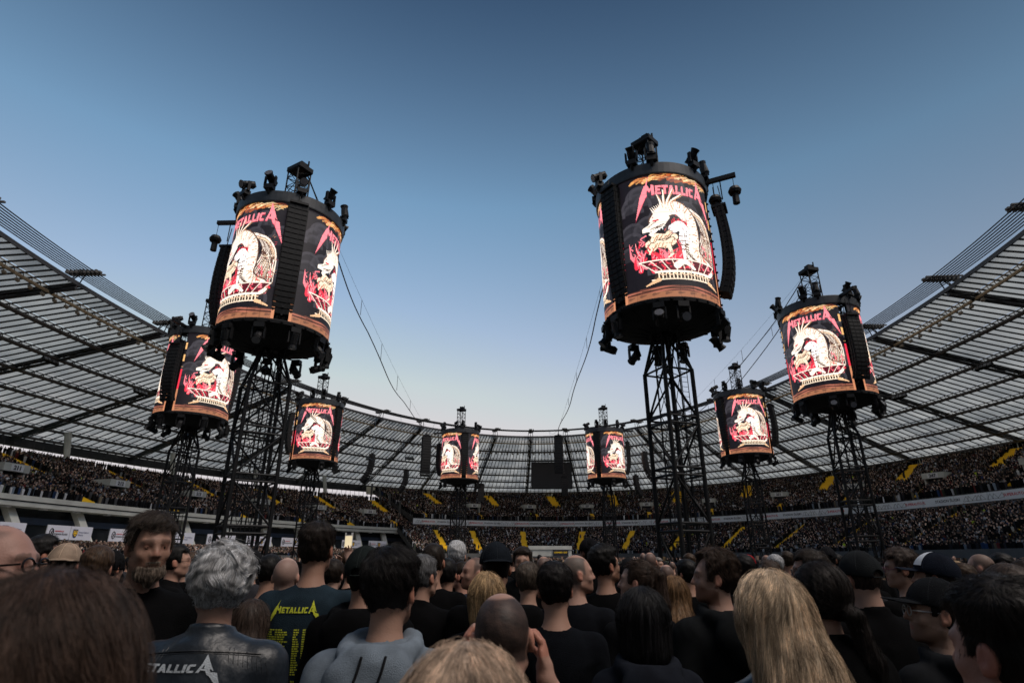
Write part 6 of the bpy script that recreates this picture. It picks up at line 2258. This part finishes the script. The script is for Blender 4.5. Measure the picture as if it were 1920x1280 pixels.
place(S(hair=None, buzz=((.09, .055, .045), 'recede'), skin=(.42, .24, .18), stubble=(.75, .68, .65), top=('shirt', K1_), h=(10, 4, 0), eyes=1, gaze=(0, 1, -.2), extra_top=0), 888, 1044, 48, 105, 'smiling man with shaved head in profile facing left', .195, 0, .006)
place(S(hair='short', hcol=DB, hv=.008, skin=(.38, .2, .15), top=('shirt', (.03, .035, .05)), h=(0, 4, 0), extra=[beard_extra((.06, .035, .025), 300)]), 862, 1050, 40, 78, 'bearded man in profile half hidden behind the smiling man', .195, 400)
place(S(hair='short', hcol=BLK, hv=.006, top=('tee', K0_), skin=TAN, extra=[cap_extra((.010, .013, .018), True, beanie=False, snap=True)], extra_top=.02, h=(3, 0, 0), sw=1.1, bulk=1.1), 930, 1017, 60, 3, 'man in dark cap worn backwards above the blonde bob', .19, 200)
place(S(hair='short', hcol=DB, hv=.018, htop=.012, hn=.006, eyes=1, gaze=(-.1, 1, 0), skin=(.40, .23, .17), top=('jacket', K0_), h=(5, 0, 0), extra=[beard_extra((.035, .02, .015), 300, .002)]), 979, 1024, 33, 172, 'dark haired man with moustache facing the viewer', .172, 700, .0065)
place(S(hair='bob', hcol=(.36, .25, .14), hlen=1.50, hwid=.094, hv=.014, fem=1, top=('jacket', K0_), skin=FA, srad=.0008), 913, 1068, 70, 8, 'blonde woman with shoulder length hair behind the raised hands', .20, 3500, .008)
up = {1: [(.185, -.015, 1.405), (.285, .12, 1.30), (.122, .10, 1.545), ((-.10, .18, 1.0), (-.9, .2, .1), -1, (.55, .8, .5))],
      -1: [(-.185, -.015, 1.405), (-.285, .13, 1.31), (-.125, .11, 1.560), ((.10, .18, 1.0), (.9, .2, .1), 1, (.55, .8, .5))]}
place(S(hair=None, buzz=((.016, .013, .013), 'crown'), skin=(.43, .25, .19), top=('tee', K0_), h=(2, -6, -3), arms=up, handfine=(-.21, .21, .02, .27, 1.50, 1.74), extra_top=0, sleeve=.5, hw=1.02, seed=8), 946, 1111, 118, 0, 'balding man with both hands raised beside his head', .172, 0, .0062)
place(S(hair='long', hcol=(.50, .38, .29), hlen=1.40, hwid=.105, hv=.016, fem=1, top=('coat', K1_), skin=FA, h=(0, 4, 0), srad=.0003, groove=.0012), 880, 1190, 275, -6, 'light blonde crown of hair at the bottom edge, slightly out of focus', .205, 22000, .0075)
place(S(hair='short', hcol=(.09, .07, .055), hv=.013, htop=.008, skin=FA, top=('tee', (.012, .012, .012)), h=(-6, 0, 0), stubble=(.8, .75, .7)), 990, 1050, 46, -8, 'man with brown greying hair left of the dark haired man in black tee', .172, 1400)
place(S(hair='short', hcol=(.013, .010, .010), hv=.014, htop=.012, skin=(.40, .23, .17), top=('tee', (.005, .006, .0085)), seed=6, h=(0, 3, 0), sw=1.02, neck=1.05), 1039, 1050, 66, 0, 'dark haired man in plain black t-shirt right of the raised hands', .178, 3000, .006)
place(S(hair=None, buzz=((.10, .085, .075), 'crown'), skin=(.44, .26, .20), stubble=(.8, .74, .7), top=('tee', (.007, .008, .011)), h=(-58, 2, 0), extra_top=0), 1080, 1040, 56, -22, 'older man with receding hair in profile facing right', .195, 0, .006)
place(S(hair='short', hcol=BLK, hv=.016, htop=.014, hn=.005, skin=TAN, top=('tee', K0_), h=(-48, 8, 0), stubble=(.6, .55, .5), extra=[glasses_extra()]), 1133, 1019, 50, -14, 'curly dark haired man in glasses turned to the right', .19, 1400, .007)
place(S(hair='short', hcol=BLK, hv=.006, top=('tee', K0_), skin=(.20, .11, .08), extra=[cap_extra((.008, .008, .010), True)], extra_top=.02), 1103, 1009, 34, 30, 'man in black cap worn backwards above the man in glasses', .19, 0)
place(S(hair='pony', hcol=(.050, .032, .024), hlen=1.32, hwid=.04, hv=.010, fem=1, top=('tee', K1_), skin=PALE, h=(52, 4, 0), hdx=-.02, srad=.0007), 1192, 1046, 62, 12, 'woman with high brown ponytail turned to the left', .19, 3500, .0065)
place(S(hair='bob', hcol=(.008, .008, .010), hlen=1.50, hwid=.106, hv=.018, fem=1, top=('hoodie', (.012, .014, .020)), skin=FA, srad=.0007, seed=12), 1200, 1097, 100, -3, 'woman with black bob haircut and dark top at bottom centre right', .215, 5000, .008)
place(S(hair=None, buzz=((.09, .06, .05), 'crown'), skin=(.44, .27, .22), top=('tee', K0_), extra_top=0), 1249, 1058, 31, -20, 'bald pink head behind the ponytail woman', .165, 0)
place(S(hair='ombre', hcol=(.19, .11, .055), hlen=1.46, hwid=.088, hv=.012, fem=1, top=('jacket', K1_), skin=FA), 1262, 1075, 55, -8, 'woman with straight copper brown hair beside the ponytail', .19, 3500, .008)
place(S(hair='short', hcol=BLK, hv=.014, skin=TAN, top=('tee', K0_), h=(15, 0, 0)), 1284, 1046, 36, 20, 'short black haired man between the copper hair and the profile man', .172, 600)
place(S(hair='recede', hcol=(.055, .034, .024), hv=.016, htop=.016, hn=.005, hn2=.003, skin=(.46, .275, .21), stubble=(.62, .52, .46), top=('hoodie', (.010, .011, .012)), h=(64, 2, 0), seed=21, comb=(0, -.6, -.2), slen=.045), 1334, 1030, 74, 14, 'man with receding brown hair and stubble in profile facing left', .205, 4500, .0055)
place(S(hair='long', hcol=(.60, .475, .345), hlen=.98, hwid=.112, hv=.016, fem=1, hdx=.07, top=('leather', K0_), skin=PALE, srad=.0004, h=(6, 3, 5)), 1421, 1062, 127, 6, 'woman with very long straight blonde hair', .205, 22000, .0075)
place(S(hair='short', hcol=BLK, hv=.016, skin=TAN, top=('tee', K0_)), 1391, 1037, 37, 0, 'black haired man behind the long blonde hair', .172, 500)
place(S(hair='short', hcol=BLK, hv=.004, top=('tee', K0_), skin=FA, extra=[cap_extra((.28, .015, .02), False)], extra_top=.02), 1402, 1040, 25, -10, 'small red cap behind the black haired man', .19, 0)
place(S(hair='short', hcol=(.40, .41, .43), hv=.012, skin=PALE, top=('jacket', K1_)), 1450, 1037, 27, 10, 'grey haired head right of the red cap', .172, 400)
place(S(hair='short', hcol=(.06, .04, .03), hv=.016, hn=.005, skin=FA, top=('tee', K0_)), 1440, 1048, 42, -10, 'brown haired man just above the blonde hair', .18, 900)
place(S(hair='short', hcol=(.04, .028, .02), hv=.010, htop=.012, skin=TAN, top=('tee', K0_)), 1473, 1031, 22, 0, 'small brown haired head left of the man in glasses', .165, 200)
place(S(hair='short', hcol=DB, hv=.016, htop=.006, skin=(.42, .24, .18), top=('tee', K0_), h=(58, 0, 0), extra=[glasses_extra()]), 1513, 1026, 60, 12, 'dark haired man in glasses turned left, above the dark ponytail', .20, 2000, .007)
place(S(hair='tail', hcol=(.016, .012, .011), hlen=1.22, hwid=.06, hv=.012, fem=1, top=('coat', K0_), skin=FA, hdx=.03, h=(16, 2, 0), srad=.0007), 1524, 1050, 92, 12, 'woman with low dark brown ponytail right of the blonde hair', .19, 5500, .0065)
place(S(hair='short', hcol=(.05, .035, .03), hv=.003, htop=0, hn=.001, skin=(.43, .26, .20), top=('jacket', K0_), seed=14, h=(6, 0, 0), neck=1.18, sw=1.05, bulk=1.08, extra=[cap_extra((.016, .018, .020), False)], extra_top=.022), 1603, 1033, 68, 10, 'stout man in black baseball cap and collared jacket', .19, 500, .0055)
place(S(hair='short', hcol=(.05, .034, .028), hv=.020, htop=.012, hn=.006, skin=FA, top=('tee', K0_), h=(55, 0, 0), extra=[glasses_extra((.35, .12, .16), .002)], slen=.05), 1681, 1026, 52, 14, 'brown haired person with pink glasses looking left', .195, 1800, .007)
place(S(hair='short', hcol=DB, hv=.006, top=('jacket', (.014, .018, .028)), skin=FA, extra=[cap_extra((.010, .013, .022), False, white_front=True, snap=False)], extra_top=.022, h=(20, 6, 0)), 1738, 1036, 62, 28, 'person in navy cap with white front panel', .19, 200, .007)
place(S(hair='short', hcol=BLK, hv=.008, skin=(.40, .25, .19), stubble=(.7, .66, .62), top=('hoodie', (.012, .013, .015)), h=(55, 6, 0), seed=16, extra=[cap_extra((.009, .010, .012), False, snap=False), glasses_extra((.55, .55, .55), .0022)], extra_top=.022), 1733, 1083, 96, 18, 'man in black cap and silver glasses looking left, second from right corner', .205, 800, .0055)
place(S(hair='short', hcol=(.014, .011, .010), hv=.006, htop=.026, hn=.002, skin=(.40, .215, .17), top=('tee', (.10, .012, .018)), h=(6, 0, 0), seed=17, slen=.022, comb=(.9, .2, -.2)), 1853, 1080, 160, 12, 'man with dark faded haircut nearest the right bottom corner', .172, 6000, .0055)
place(S(hair=None, buzz=((.16, .11, .09), 'short'), skin=(.45, .28, .22), top=('tee', K1_), extra_top=0), 1832, 1038, 36, 40, 'shaved pale head above the faded haircut', .17, 0)
place(S(hair='short', hcol=(.06, .042, .034), hv=.016, skin=FA, top=('tee', K0_)), 1878, 1054, 75, 5, 'short brown haired head at right, just behind the faded haircut', .18, 1500)
place(S(hair='short', hcol=BR, hv=.014, skin=FA, top=('tee', K0_)), 1799, 1053, 40, 0, 'short brown haired man right of the white fronted cap', .172, 600)
place(S(hair='short', hcol=DB, hv=.014, skin=(.4, .24, .18), top=('tee', K0_), h=(0, 0, 0)), 1912, 1048, 40, 30, 'dark haired head cut by the right edge', .172, 600)
place(S(hair='short', hcol=BLK, hv=.014, skin=TAN, top=('tee', K0_)), 511, 1037, 42, 0, 'dark haired man left of the bald head behind the grey curls', .172, 600)
place(S(hair=None, buzz=((.28, .18, .15), 'bald'), skin=(.46, .31, .25), top=('tee', (.12, .085, .075)), extra_top=0), 541, 1045, 48, 3, 'bald man behind the blue t-shirt shoulder', .165, 0)
place(S(hair='short', hcol=(.05, .04, .03), hv=.003, skin=FA, top=('jacket', K0_), extra=[cap_extra((.30, .225, .17), True)], extra_top=.022), 130, 1019, 52, 20, 'man in beige cap behind the out of focus woman', .19, 0)
place(S(hair='short', hcol=BLK, hv=.022, hn=.006, skin=(.38, .21, .15), top=('tee', K0_), h=(0, 8, 0)), 96, 1002, 45, -40, 'black haired man right of the bald profile', .185, 800)
place(S(hair='short', hcol=BLK, hv=.008, skin=TAN, top=('jacket', K0_), extra=[cap_extra((.012, .012, .014), False)], extra_top=.022), 180, 1036, 40, -15, 'dark cap behind the beige cap', .19, 0)
place(S(hair='short', hcol=BLK, hv=.004, skin=FA, top=('tee', K0_), extra=[cap_extra((.008, .008, .009), False, beanie=True)], extra_top=.028), 215, 1031, 43, -10, 'black beanie left of the bearded man', .19, 0)
place(S(hair='short', hcol=BLK, hv=.012, skin=(.42, .24, .18), top=('jacket', K0_), h=(-8, 4, 0), extra=[glasses_extra()]), 341, 1019, 43, -60, 'black haired man in glasses facing right, behind the grey curls', .195, 900)
place(S(hair='long', hcol=(.045, .03, .023), hlen=1.35, hwid=.10, fem=1, top=('jacket', K0_), skin=FA), 478, 1118, 76, 5, 'woman with long brown hair between grey curls and blue t-shirt', .195, 1800)
place(S(hair='short', hcol=BLK, hv=.014, skin=FA, top=('hoodie', K0_)), 742, 1048, 40, 8, 'dark haired head just right of the black cap', .172, 400) if False else None

# person holding up a phone
ph_arms = {1: [(.185, -.015, 1.405), (.20, .22, 1.46), (.045, .30, 1.770), ((-.15, .12, 1.0), (0, -1, .1), 1, (.45, .7, .4))],
           -1: [(-.185, -.015, 1.405), (-.21, .21, 1.42), (-.070, .29, 1.690), ((.15, .12, 1.0), (0, -1, .1), -1, (.45, .7, .4))]}
e, p, hg = place(S(hair='short', hcol=DB, hv=.014, skin=(.46, .29, .23), top=('tee', K0_), arms=ph_arms, handfine=(-.15, .14, .16, .38, 1.66, 1.92)), 628, 1046, 38, 0, 'person with both arms raised holding up a phone', .172, 500, .008)
k = hg / 1.785
pe = empty('phone', (p[0] + .02 * k, p[1] + .315 * k, 1.965 * k), label='phone with lit yellow screen held up above the crowd', cat='phone')
mb = MB(); mb.box((0, 0, 0), (.072, .010, .135)); mb.build('case', M['white'], pe)
pm = bpy.data.materials.new('phone_display'); pm.use_nodes = True
pb = pm.node_tree.nodes['Principled BSDF']; pn = pm.node_tree.nodes.new('ShaderNodeTexNoise'); pn.inputs['Scale'].default_value = 18
pr = pm.node_tree.nodes.new('ShaderNodeValToRGB'); pr.color_ramp.elements[0].color = (.9, .62, .22, 1); pr.color_ramp.elements[1].color = (1, .88, .55, 1)
pm.node_tree.links.new(pn.outputs['Fac'], pr.inputs['Fac']); pm.node_tree.links.new(pr.outputs['Color'], pb.inputs['Emission Color']); pb.inputs['Emission Strength'].default_value = .22
mb = MB(); mb.box((0, -.0062, -.012), (.062, .002, .100)); mb.build('display', pm, pe)
mb = MB(); mb.box((.0, -.0062, .060), (.040, .003, .022)); mb.build('camera_bump', M['ink'], pe)
print('near people', time.time() - T_START)

# ---- people further back, copied from a few built once
protos = []
def proto(spec, label):
    e = person(spec, (0, 0, 0), 0, 1.785, label, 'people standing further back on the pitch', 0, .011)
    protos.append(e); return e
hc = [(BLK, DB), (BR, BLK), (GRY, BLD)]
PR = [(S(hair='short', hcol=BLK, hv=.014, top=('tee', K0_), gres=.028, skin=TAN), 'black haired'), (S(hair='short', hcol=BR, hv=.016, top=('hoodie', K0_), gres=.028, skin=FA), 'brown haired'),
      (S(hair='long', hcol=(.10, .065, .04), hlen=1.42, hwid=.095, fem=1, top=('tee', K1_), gres=.028, skin=PALE, hfine=.010), 'long brown haired'),
      (S(hair=None, buzz=((.12, .08, .07), 'crown'), top=('tee', (.02, .02, .025)), gres=.028, skin=FA), 'bald'),
      (S(hair='short', hcol=(.22, .20, .19), hv=.014, top=('jacket', K1_), gres=.028, skin=FA), 'grey haired'),
      (S(hair='short', hcol=BLK, hv=.004, top=('tee', (.03, .03, .035)), gres=.028, skin=TAN, extra=[cap_extra((.012, .012, .014), False)]), 'black capped'),
      (S(hair='bob', hcol=BLD, hlen=1.50, hwid=.094, fem=1, top=('jacket', K0_), gres=.028, skin=PALE, hfine=.010), 'blonde')]
for sp, lb in PR: proto(sp, lb)
def copy_tree(o, parent=None):
    c = o.copy(); COL.objects.link(c)
    if parent is not None: c.parent = parent
    for ch in o.children: copy_tree(ch, c)
    return c
rg = np.random.default_rng(21)
spots = []
taken = [(a, b) for a, b, _, _ in PLACED]
tries = 0
while len(spots) < 225 and tries < 60000:
    tries += 1
    y = rg.uniform(3.3, 44) if rg.random() < .55 else rg.uniform(5, 24)
    x = rg.uniform(-1, 1) * (y * .98 + .5)
    if any((x - a) ** 2 + (y - b) ** 2 < (.42 if y < 8 else .55) ** 2 for a, b in taken): continue
    if any(math.hypot(x - q[0], y - q[1]) < 2.6 for q in TPOS.values()): continue
    # leave the faces and heads of the near people free: the head must show above nothing it would hide
    taken.append((x, y)); spots.append((x, y))
def band(y):
    return 'just behind the near heads' if y < 7 else ('a few rows back' if y < 14 else ('well back in the crowd' if y < 26 else 'far back near the masts'))
far_people = []
spots.sort(key=lambda q: q[1])
first_used = [False] * len(protos)
for i, (x, y) in enumerate(spots):
    k = int(rg.choice(len(protos), p=[.30, .22, .10, .10, .08, .12, .08]))
    if not first_used[k]: o = protos[k]; first_used[k] = True
    else: o = copy_tree(protos[k])
    h = rg.normal(1.0, .035) * (.94 if k in (2, 6) else 1.0)
    h = min(h, 1.07) * .985
    o.location = (x, y, 0); o.rotation_euler = (0, 0, rg.normal(0, .45) if rg.random() > .12 else rg.uniform(-3, 3)); o.scale = (h, h, h)
    far_people.append((o, k, x / y, band(y)))
from collections import Counter
cnt_ = Counter()
for o, k, sx, bd in sorted(far_people, key=lambda q: q[2]):
    cnt_[(k, bd)] += 1
    o['label'] = f'{ordinal(cnt_[(k, bd)])} {PR[k][1]} person from the left among those {bd}'
    o['group'] = 'people standing further back on the pitch'
for k, u in enumerate(first_used):
    if not u:
        for ch in list(protos[k].children_recursive): bpy.data.objects.remove(ch)
        bpy.data.objects.remove(protos[k])
for i in range(len(PLACED)):
    for j in range(i):
        a, b = PLACED[i], PLACED[j]
        if math.hypot(a[0] - b[0], a[1] - b[1]) < .33: print('CLOSE', a[3], '|', b[3], round(math.hypot(a[0] - b[0], a[1] - b[1]), 2))
for a in PLACED:
    if not 1.58 < a[2] < 1.97: print('HEIGHT', round(a[2], 2), a[3])
print('done', time.time() - T_START)
